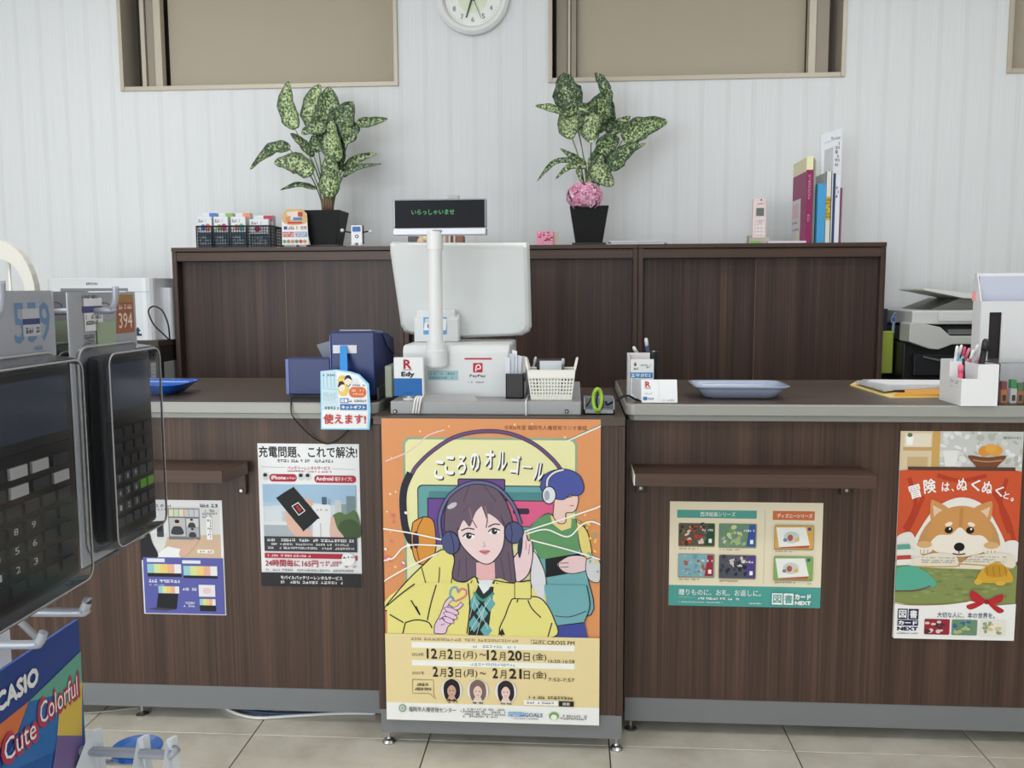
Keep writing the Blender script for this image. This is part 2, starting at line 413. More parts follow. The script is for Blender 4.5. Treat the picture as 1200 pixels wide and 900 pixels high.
# shop window behind the camera
w = struct(bpy.data.objects.new('window_4', None)); col.objects.link(w); w.location = (-3.3, YF, .25); WLOC[w.name] = Vector((-3.3, YF, .25))
for x in (-3.3, -1.85, -.4, 1.06): MB().box(x, x + .04, YF - .07, YF - .02, .25, 2.55).build('mullion', M((150, 150, 150), .4, .5), w)
for z in (.25, 2.51): MB().box(-3.3, 1.1, YF - .07, YF - .02, z, z + .04).build('rail', M((150, 150, 150), .4, .5), w)
MB().box(-3.3, 1.1, YF - .05, YF - .044, .25, 2.55).build('pane', M_PANE, w)
for k, (x, y) in enumerate(LAMPS):
    t = thing('ceiling_lamp', ['flush ceiling lamp over the rack side, nearer the shop window', 'flush ceiling lamp over the open floor to the right', 'flush ceiling lamp over the left counter', 'flush ceiling lamp over the right counter'][k], 'lamp', (x, y, 2.68), 'ceiling lamps')
    m = MB(); m.box(x - .61, x + .61, y - .17, y + .17, 2.685, 2.7); m.build('housing', M_WHITE, t, bevel=.003)
    MB().box(x - .58, x + .58, y - .145, y + .145, 2.675, 2.685).build('diffuser', M((250, 250, 245), .5, 0, .3, 1.2), t)

# ------------------------------------------------------------------ low cabinets against the wall
YK, ZK = 3.40, 1.292
KX = [-1.556, -.652, .236, 1.139]
KL = ['dark walnut sliding-door cabinet under the wire basket, left end', 'dark walnut sliding-door cabinet behind the register monitor', 'dark walnut sliding-door cabinet under the upright folders, right end']
for k in range(3):
    a, b = KX[k] + .0008, KX[k + 1] - .0008
    t = thing('sliding_door_cabinet', KL[k], 'cabinet', ((a + b) / 2, YK, 0), 'low cabinets along the back wall')
    MB().box(a, a + .018, YK, YB - .005, .06, ZK - .016).build('side_panel', W_DOOR, t, bevel=.001)
    MB().box(b - .018, b, YK, YB - .005, .06, ZK - .016).build('side_panel', W_DOOR, t, bevel=.001)
    MB().box(a, b, YK - .004, YB - .003, ZK - .0155, ZK).build('top_panel', W_EDGE, t, bevel=.001)
    MB().box(a + .018, b - .018, YK + .002, YK + .022, ZK - .052, ZK - .018).build('header_rail', W_EDGE, t, bevel=.001)
    MB().box(a + .018, b - .018, YB - .02, YB - .006, .06, ZK - .016).build('back_panel', W_DOOR, t)
    MB().box(a, b, YK + .02, YB - .02, 0, .058).build('plinth', M_BLACK, t)
    MB().box(a + .018, b - .018, YK + .002, YB - .02, .06, .08).build('bottom_panel', W_DOOR, t)
    mid = (a + b) / 2
    d1 = MB().box(a + .019, mid + .012, YK + .045, YK + .063, .082, ZK - .052).build('sliding_door', W_DOOR, t)
    d2 = MB().box(mid - .012, b - .019, YK + .024, YK + .042, .082, ZK - .052).build('sliding_door', W_DOOR, t)
    MB().box(mid - .0142, mid - .0122, YK + .0225, YK + .042, .082, ZK - .054).build('edge_highlight_strip', M((122, 98, 84), .35, .2), d2)  # paler strip stands in for the highlight along the door seam

# ------------------------------------------------------------------ counters
YS, YC, ZC, YCB = 2.185, 2.09, .852, 2.76
def counter(name, label, x0, x1, yback, feet, rnd):
    t = thing(name, label, 'counter', ((x0 + x1) / 2, YS, 0), 'store counters')
    MB().box(x0 + .004, x1 - .004, YS, yback - .02, .1005, ZC - .042).build('body_panel', W_BODY, t)
    MB().box(x0 + .006, x1 - .006, YS + .002, YS + .02, .037, .099).build('kick_plate', M_KICK, t, bevel=.001)
    for sx in feet:
        for y in (YS + .03, yback - .08):
            MB().lathe([(.016, 0), (.016, .004), (.008, .008), (.004, .012), (.004, .1)], (sx, y, 0), 14).build('foot', M_CHROME, t, smooth=False)
    # top board: laminate surface with a grey rounded nosing
    def outline(off, z):
        r = .022; X0, X1, Y0, Y1 = x0 + off, x1 - off, YS - .03 + off, yback - off; p = []
        for cx, cy, q in ((X0 + r, Y0 + r, 180), (X1 - r, Y0 + r, 270), (X1 - r, Y1 - r, 0), (X0 + r, Y1 - r, 90)):
            for i in range(5):
                aa = math.radians(q + 22.5 * i); p.append(Vector((cx + r * math.cos(aa), cy + r * math.sin(aa), z)))
        return p
    m = MB(); m.loft([outline(0.004, ZC - .0285), outline(0, ZC - .0265), outline(0, ZC - .004), outline(.003, ZC - .0004)])
    m.build('nosing', M_GREY, t)
    m = MB(); m.loft([outline(.009, ZC - .042), outline(.007, ZC - .04), outline(.007, ZC - .0287)])
    m.build('lower_edge_strip', M((138, 138, 133), .4, .1), t)
    m = MB(); m.loft([outline(.0035, ZC - .0004), outline(.0035, ZC)])
    m.build('counter_top', W_TOP, t)
    return t
cl = counter('service_counter', 'walnut store counter with grey edged top, left of the register stand', -2.45, -.4815, YCB, (-1.15, -2.2), 1)
cr = counter('service_counter', 'walnut store counter with grey edged top, right of the register stand', .1235, 2.35, YCB - .02, (.147, 1.2), 1)
# bag shelves
zs = .700
t = thing('bag_shelf', 'walnut bag shelf with slanted end on the left counter front', 'shelf', (-1.3, YS, zs - .03), 'bag shelves on the counter fronts')
m = MB(); pts = [(-2.2, YS - .001, zs - .03), (-.822, YS - .001, zs - .03), (-.815, YS - .03, zs - .03), (-.838, YS - .135, zs - .03), (-2.2, YS - .135, zs - .03)]
m.prism(pts, (0, 0, .03)); m.build('shelf_board', W_EDGE, t, bevel=.001)
m = MB(); m.box(-.848, -.826, YS - .016, YS - .001, zs - .085, zs - .0305); m.build('bracket', M((70, 52, 44), .4), t, bevel=.002)
m = MB(); m.tube([(-.837, YS - .022, zs - .074), (-.837, YS - .016, zs - .074)], .004); m.build('screw', M_CHROME, t)
MB().box(-1.9, -1.878, YS - .016, YS - .001, zs - .085, zs - .0305).build('bracket', M((70, 52, 44), .4), t, bevel=.002)
t = thing('bag_shelf', 'walnut bag shelf on the right counter front above the gift card poster', 'shelf', (.41, YS, zs - .03), 'bag shelves on the counter fronts')
MB().box(.142, .690, YS - .12, YS - .001, zs - .03, zs).build('shelf_board', W_EDGE, t, bevel=.0015)
MB().box(.139, .1415, YS - .12, YS - .001, zs - .028, zs - .002).build('end_cap', M((225, 222, 215), .5), t)
for x in (.15, .64):
    MB().box(x, x + .024, YS - .022, YS - .001, zs - .068, zs - .0305).build('bracket', M((60, 45, 39), .4), t, bevel=.002)
    MB().tube([(x + .012, YS - .027, zs - .055), (x + .012, YS - .022, zs - .055)], .004).build('screw', M_CHROME, t)
# register stand in the middle
cx0, cx1, zc0 = -.4785, .1195, .828
t = thing('register_stand', 'narrow walnut register stand with grey base between the two counters', 'counter', ((cx0 + cx1) / 2, YC, 0))
MB().box(cx0 + .0165, cx1 - .0165, YC + .001, YCB - .03, .097, zc0 - .02).build('front_panel', W_BODY, t)
for a in (cx0, cx1 - .016): MB().box(a, a + .016, YC, YCB - .03, .097, zc0 - .02).build('side_panel', W_BODY, t, bevel=.001)
MB().box(cx0, cx1, YC - .002, YCB - .03, zc0 - .0195, zc0).build('top_panel', W_TOP, t, bevel=.001)
MB().box(cx0 + .004, cx1 - .002, YC + .001, YC + .02, .037, .0965).build('kick_plate', M_KICK, t, bevel=.001)
for x in (cx0 + .018, cx1 - .014):
    for y in (YC + .022, YCB - .1):
        MB().lathe([(.0165, 0), (.0165, .004), (.012, .009), (.006, .012), (.0045, .016), (.0045, .098)], (x, y, 0), 16).build('foot', M_CHROME, t)
# cables lying under the left counter
def cable(name, label, pts, r, c, n=6):
    m = MB(); m.tube(crom(pts, 6), r, n); o = m.build(name, M(c, .4), None, pts[0], smooth=True); return tag(o, label, 'cable')
cable('power_cable', 'white cable looping on the floor under the left counter', [az(255, 822, .006), az(272, 834, .006), az(300, 841, .006), az(340, 839, .006), az(400, 836, .006), az(440, 836, .006)], .0045, (228, 228, 226))
cable('power_cable', 'blue cable on the floor under the left counter', [az(285, 832, .005), az(315, 836, .005), az(360, 836, .005), az(430, 833, .005)], .004, (70, 100, 150))
cable('power_cable', 'thin grey cable on the floor at the far left counter end', [az(90, 836, .004), az(120, 834, .004), az(165, 829, .004)], .003, (150, 145, 135))
# ------------------------------------------------------------------ posters on the counter fronts
def poster_radio():
    Y = YC - .0040
    A = wall_art(450.5, 491, 703, 845, Y, .00003); A.rough = .35
    o = sheet('poster', 'large orange poster with headphone girl illustration on the register stand', 'poster', A, Y + .0004)
    A.frame(440, 485, 4.186)
    K = (38, 34, 48); OR = (236, 152, 92); YL = (240, 230, 128); SK = (247, 218, 218); SP = (240, 200, 212)
    A.rect(30, 20, 1120, 1300, OR)
    for i in range(70):
        A.ell(40 + A.rnd.random() * 1060, 40 + A.rnd.random() * 860, 3 + A.rnd.random() * 4, 3 + A.rnd.random() * 4, (252, 214, 170), nl=(i == 0), n=8)
    A.rrect(146, 113, 990, 1200, 34, (150, 176, 146)); A.rrect(158, 124, 979, 1200, 30, (240, 236, 172))
    A.stroke([(60, 230), (160, 190), (220, 150), (270, 105), (350, 78)], 6, (246, 205, 200))
    A.stroke([(935, 128), (1010, 95), (1110, 52)], 9, (230, 238, 228)); A.stroke([(940, 122), (1010, 90), (1110, 46)], 3, (60, 110, 100))
    A.text('令和6年度 福岡市人権啓発ラジオ番組', 640, 54, 1035, 76, (110, 60, 50), .0)
    # radio set behind
    A.rrect(214, 341, 884, 560, 26, K); A.rrect(219, 346, 880, 556, 24, (98, 168, 170)); A.rrect(270, 372, 870, 540, 14, (74, 140, 145))
    A.rrect(412, 309, 644, 366, 8, K); A.rrect(417, 314, 639, 362, 6, (112, 74, 150))
    A.rect(262, 404, 650, 640, K); A.rect(267, 409, 646, 640, (112, 72, 158))
    A.rect(634, 412, 885, 540, K); A.rect(638, 416, 882, 536, (236, 92, 142)); A.rrect(680, 450, 760, 478, 10, (50, 40, 70))
    # big headphones round the title
    A.stroke([(190, 290), (215, 250), (290, 180), (400, 112), (530, 84), (660, 92), (780, 140), (870, 212), (915, 268)], 20, K)
    A.stroke([(190, 290), (215, 250), (290, 180), (400, 112), (530, 84), (660, 92), (780, 140), (870, 212), (915, 268)], 14, (112, 74, 128))
    A.stroke([(182, 285), (150, 360), (143, 450), (155, 560), (196, 650)], 36, (36, 36, 58))
    A.smooth([(190, 525), (240, 498), (288, 512), (302, 590), (298, 670), (262, 722), (218, 728), (192, 690), (180, 600)], (232, 152, 52), K, 5)
    A.stroke([(240, 500), (212, 560), (206, 640), (222, 726)], 4, K)
    A.ell(203, 610, 16, 42, (50, 40, 60))
    for ch, x, y, r in (('こ', 322, 268, .12), ('こ', 374, 246, .08), ('ろ', 432, 243, .06), ('の', 497, 228, .0), ('オ', 568, 214, .04), ('ル', 628, 222, .05), ('ゴ', 692, 238, .1), ('ー', 748, 250, .1), ('ル', 806, 272, .16)):
        w = 23; h = 5 if ch == 'ー' else 46
        A.text(ch, x - w + 6, y - h + 6, x + w + 6, y + h + 6, K, .03, r); A.text(ch, x - w, y - h, x + w, y + h, (252, 252, 248), .03, r)
    # young man on the right
    A.smooth([(770, 530), (850, 472), (905, 510), (985, 500), (1040, 560), (1062, 700), (1040, 760), (1060, 960), (800, 960), (800, 690), (765, 610)], (112, 178, 186), K, 5)
    A.smooth([(768, 535), (850, 474), (905, 512), (985, 502), (1010, 640), (800, 692), (766, 610)], (96, 158, 100))
    A.smooth([(985, 505), (1040, 560), (1062, 690), (1012, 655)], (236, 216, 120), K, 4)
    A.poly([(862, 480), (915, 512), (965, 480), (960, 540), (915, 555), (870, 520)], (238, 216, 140))
    A.smooth([(880, 400), (940, 395), (985, 382), (996, 402), (986, 448), (966, 466), (936, 470), (935, 512), (905, 520), (876, 488), (878, 440)], (246, 206, 196), K, 4)
    A.stroke([(955, 432), (975, 434)], 4, (190, 80, 90), False)
    A.smooth([(812, 345), (828, 296), (870, 268), (940, 260), (1000, 288), (1022, 338), (1014, 372), (985, 386), (955, 382), (925, 404), (875, 400), (835, 384)], (76, 86, 172), K, 4)
    A.stroke([(846, 360), (848, 310), (880, 276), (925, 262)], 16, K); A.stroke([(846, 360), (848, 310), (880, 276), (925, 262)], 9, (226, 228, 236))
    A.ell(855, 384, 35, 44, K); A.ell(855, 384, 30, 39, (228, 230, 238)); A.ell(845, 386, 13, 24, (170, 172, 190))
    A.poly([(836, 692), (1006, 660), (1010, 750), (840, 782)], (24, 24, 30))
    A.smooth([(900, 708), (955, 676), (1030, 680), (1044, 735), (990, 758), (940, 758), (905, 735)], (238, 202, 206), K, 4)
    for yy in (712, 732): A.stroke([(905, yy), (950, yy - 4)], 3, K, False)
    A.smooth([(1036, 690), (1086, 680), (1108, 740), (1096, 800), (1050, 790), (1032, 740)], (214, 214, 216), K, 4)
    # girl: hair, coat, face
    A.smooth([(345, 560), (352, 455), (392, 372), (470, 328), (560, 332), (632, 392), (680, 520), (676, 640), (695, 800), (640, 812), (560, 770), (500, 792), (440, 808), (378, 795), (392, 660)], (108, 90, 108), K, 5)
    for p in ([(420, 700), (410, 790)], [(450, 690), (452, 800)], [(620, 690), (640, 805)], [(655, 660), (672, 800)], [(470, 345), (440, 420)], [(540, 340), (600, 420)]): A.stroke(p, 4, (78, 62, 80), False)
    A.ell(385, 440, 26, 12, (205, 200, 212), -.5); A.ell(570, 450, 22, 12, (190, 184, 198), .4)
    A.smooth([(30, 960), (140, 830), (232, 738), (330, 655), (392, 690), (382, 790), (440, 812), (500, 792), (480, 960)], YL, K, 6)
    A.smooth([(590, 800), (680, 812), (790, 800), (830, 880), (850, 980), (560, 980)], YL, K, 6)
    A.poly([(500, 715), (590, 712), (592, 790), (545, 806), (500, 785)], (243, 184, 186)); A.poly([(508, 800), (582, 800), (590, 1000), (495, 1000)], (34, 60, 58))
    A.poly([(508, 800), (582, 800), (566, 856), (535, 868)], (236, 240, 246))
    A.smooth([(410, 560), (440, 470), (500, 432), (570, 438), (628, 505), (640, 560), (630, 640), (592, 700), (552, 722), (500, 702), (440, 645), (415, 600)], SK, K, 5)
    A.smooth([(415, 560), (420, 500), (470, 440), (540, 424), (500, 470), (470, 540), (440, 510)], (108, 90, 108)); A.smooth([(530, 428), (590, 440), (640, 540), (600, 500), (556, 476), (560, 520), (540, 470)], (108, 90, 108))
    for p in ([(470, 450), (480, 500), (505, 545)], [(545, 440), (556, 490), (550, 545)]): A.stroke(p, 6, (150, 110, 120))
    for ex, ey, ro in ((465, 586, .08), (590, 562, -.16)):
        A.ell(ex, ey, 29, 14, (252, 250, 250), ro); A.ell(ex, ey, 14, 14, (52, 50, 56)); A.ell(ex + 5, ey - 5, 4, 4, (250, 250, 250)); A.stroke([(ex - 30, ey + 2), (ex - 5, ey - 15), (ex + 28, ey - 6)], 6, K)
    A.stroke([(428, 560), (460, 548), (492, 553)], 6, (80, 60, 72)); A.stroke([(560, 540), (590, 526), (618, 528)], 6, (80, 60, 72))
    A.stroke([(536, 612), (545, 632), (532, 636)], 3, (205, 140, 150)); A.smooth([(515, 658), (540, 652), (568, 656), (545, 676)], (230, 138, 146)); A.stroke([(515, 660), (540, 664), (568, 658)], 3, (140, 60, 80))
    A.stroke([(330, 605), (322, 500), (365, 400), (440, 342), (520, 326), (605, 350), (680, 430), (718, 525)], 20, K); A.stroke([(330, 605), (322, 500), (365, 400), (440, 342), (520, 326), (605, 350), (680, 430), (718, 525)], 12, (104, 110, 158))
    A.ell(377, 620, 46, 58, K, -.2); A.ell(375, 620, 41, 53, (78, 88, 138), -.2); A.stroke([(375, 570), (388, 620), (392, 668)], 4, K)
    A.ell(684, 566, 48, 55, K, -.1); A.ell(686, 566, 43, 50, (78, 88, 138), -.1); A.stroke([(668, 520), (676, 566), (672, 612)], 4, K)
    A.smooth([(780, 650), (806, 690), (840, 790), (832, 960), (800, 960), (765, 800)], (226, 224, 232), K, 4)
    A.smooth([(682, 690), (715, 640), (728, 580), (742, 552), (752, 600), (772, 610), (775, 690), (752, 770), (700, 806), (690, 760)], (246, 212, 218), K, 5)
    A.smooth([(710, 600), (728, 590), (724, 650), (712, 690), (702, 650)], (40, 52, 76))
    for p in ([(745, 600), (742, 650)], [(762, 620), (756, 670)]): A.stroke(p, 3, (150, 90, 110), False)
    # sound waves
    WV = (252, 250, 244)
    for p in ([(38, 555), (180, 575), (330, 605)], [(38, 712), (90, 700), (140, 648), (200, 632), (335, 635)], [(38, 815), (170, 740), (310, 672)], [(735, 560), (900, 505), (1110, 432)], [(745, 572), (840, 548), (945, 582), (1010, 525), (1060, 508), (1110, 525)], [(765, 600), (930, 640), (1110, 690)]): A.stroke(p, 7, WV)
    for i in range(26):
        c = [(250, 214, 80), (236, 110, 150), (120, 180, 150), (250, 246, 236)][i % 4]
        x = (A.rnd.random() * 120 + 50) if i % 2 else (A.rnd.random() * 60 + 1035)
        A.ell(x, 470 + A.rnd.random() * 280, 4 + A.rnd.random() * 7, 4 + A.rnd.random() * 5, c, A.rnd.random(), 8, nl=(i == 0))
    for p in ([(320, 740), (310, 830), (270, 900)], [(380, 790), (370, 860)], [(230, 740), (250, 820)], [(480, 800), (430, 900)], [(640, 830), (670, 900)], [(600, 810), (630, 900)]): A.stroke(p, 4, K)
    A.rrect(688, 812, 772, 895, 10, K); A.rrect(692, 816, 768, 890, 8, YL)
    # lower half of the drawing
    A.frame(440, 680, 4.286)
    A.poly([(57, 125), (150, 50), (260, 0), (500, 0), (470, 262), (57, 262)], YL); A.stroke([(57, 122), (130, 60), (200, 8)], 6, K)
    A.poly([(585, 0), (760, 0), (860, 60), (905, 180), (900, 262), (558, 262)], YL)
    A.poly([(520, 15), (600, 15), (568, 262), (468, 262), (485, 90)], (30, 48, 46)); A.stroke([(500, 45), (545, 85), (600, 45)], 14, (64, 150, 128))
    A.poly([(518, 0), (590, 0), (572, 30), (548, 52)], (236, 240, 246))
    for dx, dy in ((540, 150), (500, 100), (578, 100), (498, 205), (560, 235)): A.poly([(dx, dy - 42), (dx + 30, dy), (dx, dy + 42), (dx - 30, dy)], (104, 178, 184))
    for p in ([(505, 60), (470, 200)], [(560, 95), (510, 262)], [(590, 60), (480, 240)], [(500, 80), (570, 230)]): A.stroke(p, 2, (236, 240, 240), False)
    A.poly([(850, 0), (1062, 0), (1078, 100), (1052, 182), (900, 205), (862, 90)], (112, 178, 186)); A.stroke([(905, 155), (980, 158), (1060, 128)], 4, K); A.stroke([(1062, 0), (1078, 100), (1052, 182)], 5, K)
    A.poly([(898, 206), (1052, 184), (1068, 264), (898, 264)], (66, 78, 168)); A.stroke([(898, 208), (1052, 186)], 4, K, False)
    A.poly([(800, 0), (852, 0), (850, 92), (815, 60)], (226, 224, 232))
    A.smooth([(690, 75), (760, 62), (840, 72), (900, 170), (900, 262), (640, 262), (660, 150)], YL, K, 6); A.rrect(702, -10, 788, 75, 8, K); A.rrect(706, -10, 784, 70, 6, YL)
    for p in ([(720, 75), (715, 92)], [(770, 78), (790, 120), (835, 165)], [(890, 190), (870, 262)], [(150, 205), (205, 190), (265, 200), (285, 230)], [(150, 205), (135, 262)], [(262, 190), (280, 110), (310, 10)], [(70, 165), (140, 205)], [(180, 90), (225, 165), (205, 120)], [(470, 0), (478, 120), (462, 255)]): A.stroke(p, 6, K)
    A.poly([(630, 240), (640, 222), (655, 256), (618, 256)], K)
    HL = (240, 202, 230)
    A.smooth([(296, 256), (300, 212), (326, 165), (342, 128), (372, 112), (402, 136), (398, 188), (366, 222), (350, 256)], HL, K, 4)
    A.stroke([(350, 128), (366, 96), (392, 70)], 24, K); A.stroke([(351, 127), (366, 97), (390, 73)], 17, HL); A.stroke([(392, 132), (418, 124), (440, 100)], 22, K); A.stroke([(391, 131), (418, 123), (438, 102)], 15, HL)
    for fx, fy, fw in ((386, 140, 40), (380, 164, 38), (368, 187, 33)): A.ell(fx, fy, fw, 16, K, .38); A.ell(fx, fy, fw - 3.5, 12.5, HL, .38)
    A.stroke([(322, 186), (340, 176), (350, 188)], 4, K); A.stroke([(330, 214), (350, 206)], 3, K, False)
    A.stroke([(402, 92), (380, 60), (388, 26), (412, 22), (420, 48)], 9, (112, 170, 205)); A.stroke([(420, 48), (436, 28), (460, 36), (454, 66), (404, 92)], 9, (232, 120, 140))
    # programme information
    A.rect(30, 262, 1160, 760, (242, 220, 158)); A.rect(30, 617, 1160, 760, (246, 246, 244))
    T = (52, 46, 42)
    A.micro(178, 277, 720, 295, (140, 124, 96), 1, .9); A.stroke([(786, 279), (858, 279), (858, 298), (786, 298), (786, 279)], 2, T, False); A.micro(796, 281, 850, 297, T)
    A.text('CROSS FM', 866, 280, 1003, 300, T, .02)
    for y in (302, 394): A.rect(180, y, 1003, y + 29, (250, 248, 240)); A.micro(478, y + 6, 706, y + 24, (120, 170, 190))
    A.text('2024年', 180, 356, 242, 375, T); A.text('2025年', 180, 452, 244, 470, T)
    def date(parts, y0, y1):
        for s, x0, x1, big in parts: A.text(s, x0, y0 if big else y0 + (y1 - y0) * .2, x1, y1, T, .03 if big else .004)
    date((('12', 256, 310, 1), ('月', 318, 352, 0), ('2', 362, 390, 1), ('日', 400, 428, 0), ('(月)', 442, 512, 0), ('12', 562, 614, 1), ('月', 624, 656, 0), ('20', 668, 740, 1), ('日', 748, 778, 0), ('(金)', 794, 862, 0)), 333, 386)
    date((('2', 286, 314, 1), ('月', 322, 354, 0), ('3', 364, 392, 1), ('日', 402, 430, 0), ('(月)', 444, 514, 0), ('2', 590, 618, 1), ('月', 628, 660, 0), ('21', 674, 738, 1), ('日', 748, 778, 0), ('(金)', 794, 862, 0)), 425, 478)
    A.text('～', 525, 352, 558, 364, T, .02); A.text('～', 525, 448, 558, 460, T, .02)
    A.text('16:50-16:58', 872, 374, 1003, 391, T); A.text('7:52-7:57', 872, 468, 1003, 485, T)
    A.stroke([(182, 494), (290, 494), (290, 565), (300, 592), (270, 565), (182, 565), (182, 494)], 3, (150, 130, 100), False); A.micro(205, 510, 262, 528, T); A.micro(195, 533, 275, 551, T)
    for cx, hair, sk, bgc in ((382, (34, 30, 32), (214, 166, 148), (226, 228, 230)), (515, (130, 102, 92), (240, 208, 196), (234, 232, 240)), (657, (44, 36, 38), (242, 206, 196), (240, 232, 238))):
        A.ell(cx, 543, 55, 58, bgc); A.smooth([(cx - 40, 560), (cx - 36, 510), (cx, 486), (cx + 36, 508), (cx + 42, 565), (cx + 20, 596), (cx - 24, 596)], hair)
        A.ell(cx, 548, 22, 31, sk); A.poly([(cx - 12, 570), (cx + 12, 570), (cx + 26, 600), (cx - 26, 600)], sk); A.poly([(cx - 30, 601), (cx - 14, 588), (cx, 596), (cx + 14, 588), (cx + 30, 601)], (44, 42, 48) if cx < 400 else (226, 224, 230))
        A.smooth([(cx - 26, 545), (cx - 20, 515), (cx, 506), (cx + 22, 515), (cx + 26, 542), (cx + 8, 520), (cx - 10, 522)], hair)
        for s in (-1, 1): A.ell(cx + s * 9, 546, 4, 2.4, (50, 36, 36), nl=(s < 0), n=8)
        A.stroke([(cx - 6, 565), (cx, 567), (cx + 6, 565)], 2.5, (190, 90, 90))
        A.micro(cx - 26, 598, cx + 26, 612, T)
    A.micro(757, 560, 996, 577, T); A.rect(750, 583, 922, 608, (250, 250, 248)); A.micro(757, 588, 900, 603, (110, 110, 110)); A.rect(925, 585, 1000, 612, (40, 36, 36)); A.text('検索', 943, 590, 980, 607, (240, 240, 240), .005)
    A.ell(128, 643, 19, 20, (150, 170, 150)); A.ell(128, 643, 12, 13, (216, 224, 214)); A.ell(128, 643, 6, 7, (150, 170, 150))
    A.text('福岡市人権啓発センター', 160, 634, 404, 660, T, .004)
    A.micro(426, 632, 655, 682, (110, 108, 106), 4)
    A.rect(668, 648, 750, 670, (96, 160, 206)); A.micro(670, 650, 748, 668, (230, 240, 246), 2); A.text('GOALS', 752, 650, 843, 670, (70, 110, 160), .02); A.micro(690, 676, 820, 684, (130, 130, 130))
    A.ell(900, 662, 25, 20, (120, 176, 70)); A.ell(900, 668, 16, 14, (246, 246, 244)); A.micro(932, 652, 1075, 680, (120, 120, 116), 2)
    A.build('print', o)
poster_radio()

def poster_battery():
    Y = YS - .0012; A = wall_art(304.5, 520, 422.5, 687, Y)
    o = sheet('poster', 'white poster about phone battery rental, black title, on the left counter', 'poster', A, Y + .0002)
    A.frame(150, 500, 3.75); R = (190, 40, 62); K = (34, 32, 34)
    A.rect(560, 60, 1040, 720, (240, 241, 243))
    A.text('充電問題、これで解決!', 584, 86, 1014, 136, K, .022)
    A.micro(665, 141, 775, 158, (70, 70, 72)); A.micro(785, 141, 940, 158, (70, 70, 72))
    A.stroke([(592, 176), (702, 178)], 1.5, (150, 150, 150), False); A.stroke([(900, 182), (1005, 185)], 1.5, (150, 150, 150), False)
    A.text('バッテリーレンタルサービス', 708, 172, 895, 189, R, .02); A.micro(708, 190, 790, 198, R); A.micro(800, 192, 900, 200, R)
    for cx in (612, 768, 798):
        A.ell(cx, 217, 15, 18, (214, 216, 218)); A.ell(cx - 2, 212, 9, 8, (40, 40, 44))
    A.rrect(628, 207, 748, 240, 14, R); A.text('iPhone', 636, 214, 700, 231, (246, 240, 240), .03); A.micro(704, 218, 742, 230, (240, 220, 220))
    A.rrect(825, 211, 1006, 243, 14, R); A.text('Android', 832, 216, 908, 234, (246, 240, 240), .03); A.text('端子タイプC', 914, 217, 990, 235, (246, 240, 240), .01)
    A.rect(597, 252, 1005, 546, (176, 204, 226)); A.rect(597, 252, 1005, 330, (160, 194, 224)); A.poly([(597, 350), (800, 330), (1005, 350), (1005, 420), (597, 420)], (206, 220, 230))
    for x, y, w, c in ((855, 305, 22, (74, 96, 128)), (880, 312, 14, (150, 172, 190)), (912, 318, 26, (196, 206, 210)), (940, 335, 22, (140, 160, 160)), (962, 300, 40, (120, 142, 148)), (605, 360, 70, (214, 222, 228)), (680, 370, 60, (190, 204, 212))): A.rect(x, y, x + w, 430, c)
    A.smooth([(890, 400), (930, 370), (960, 380), (1000, 362), (1020, 420), (1020, 480), (890, 480)], (92, 120, 72)); A.smooth([(930, 420), (980, 400), (1015, 425), (1015, 480), (930, 480)], (66, 92, 56))
    A.rect(597, 415, 800, 482, (170, 182, 190)); A.rect(597, 415, 720, 430, (222, 228, 230))
    A.smooth([(690, 380), (712, 372), (740, 420), (800, 450), (816, 482), (745, 482), (705, 440)], (226, 182, 162)); A.smooth([(780, 320), (800, 312), (822, 345), (812, 365)], (222, 176, 156))
    A.rrect(812, 338, 894, 500, 8, (232, 233, 236)); A.micro(832, 356, 880, 366, (120, 120, 130)); A.rect(845, 420, 850, 480, (190, 190, 194))
    A.smooth([(892, 400), (905, 390), (920, 440), (948, 482), (890, 482)], (226, 184, 166))
    A.smooth([(664, 306), (728, 266), (742, 272), (838, 388), (834, 402), (776, 452), (764, 446), (664, 322)], (26, 26, 30), n=3)
    A.poly([(722, 346), (752, 328), (783, 366), (753, 388)], (236, 236, 236)); A.poly([(727, 347), (752, 333), (778, 366), (753, 383)], (30, 26, 28)); A.poly([(740, 346), (752, 340), (756, 354), (768, 358), (756, 374), (750, 362)], (206, 40, 44))
    A.rect(597, 480, 1005, 546, (62, 62, 68)); A.micro(610, 488, 992, 504, (236, 236, 236)); A.micro(628, 508, 970, 520, (220, 220, 220)); A.micro(612, 524, 992, 537, (220, 220, 220))
    A.rect(597, 554, 940, 576, R); A.micro(610, 558, 660, 571, (246, 226, 228)); A.micro(668, 558, 800, 571, (246, 226, 228))
    A.text('24時間毎に165円', 598, 582, 832, 614, R, .018); A.micro(840, 585, 935, 612, R, 2); A.ell(966, 577, 30, 28, (246, 246, 246)); A.micro(942, 560, 990, 575, K); A.rect(996, 560, 1004, 582, R); A.micro(948, 604, 1005, 614, R)
    A.micro(600, 622, 1000, 634, (130, 130, 132))
    A.rect(560, 640, 1040, 720, (44, 43, 47)); A.text('モバイルバッテリーレンタルサービス', 665, 653, 938, 670, (238, 238, 238), .03); A.micro(665, 674, 938, 690, (230, 230, 230))
    A.build('print', o)
poster_battery()

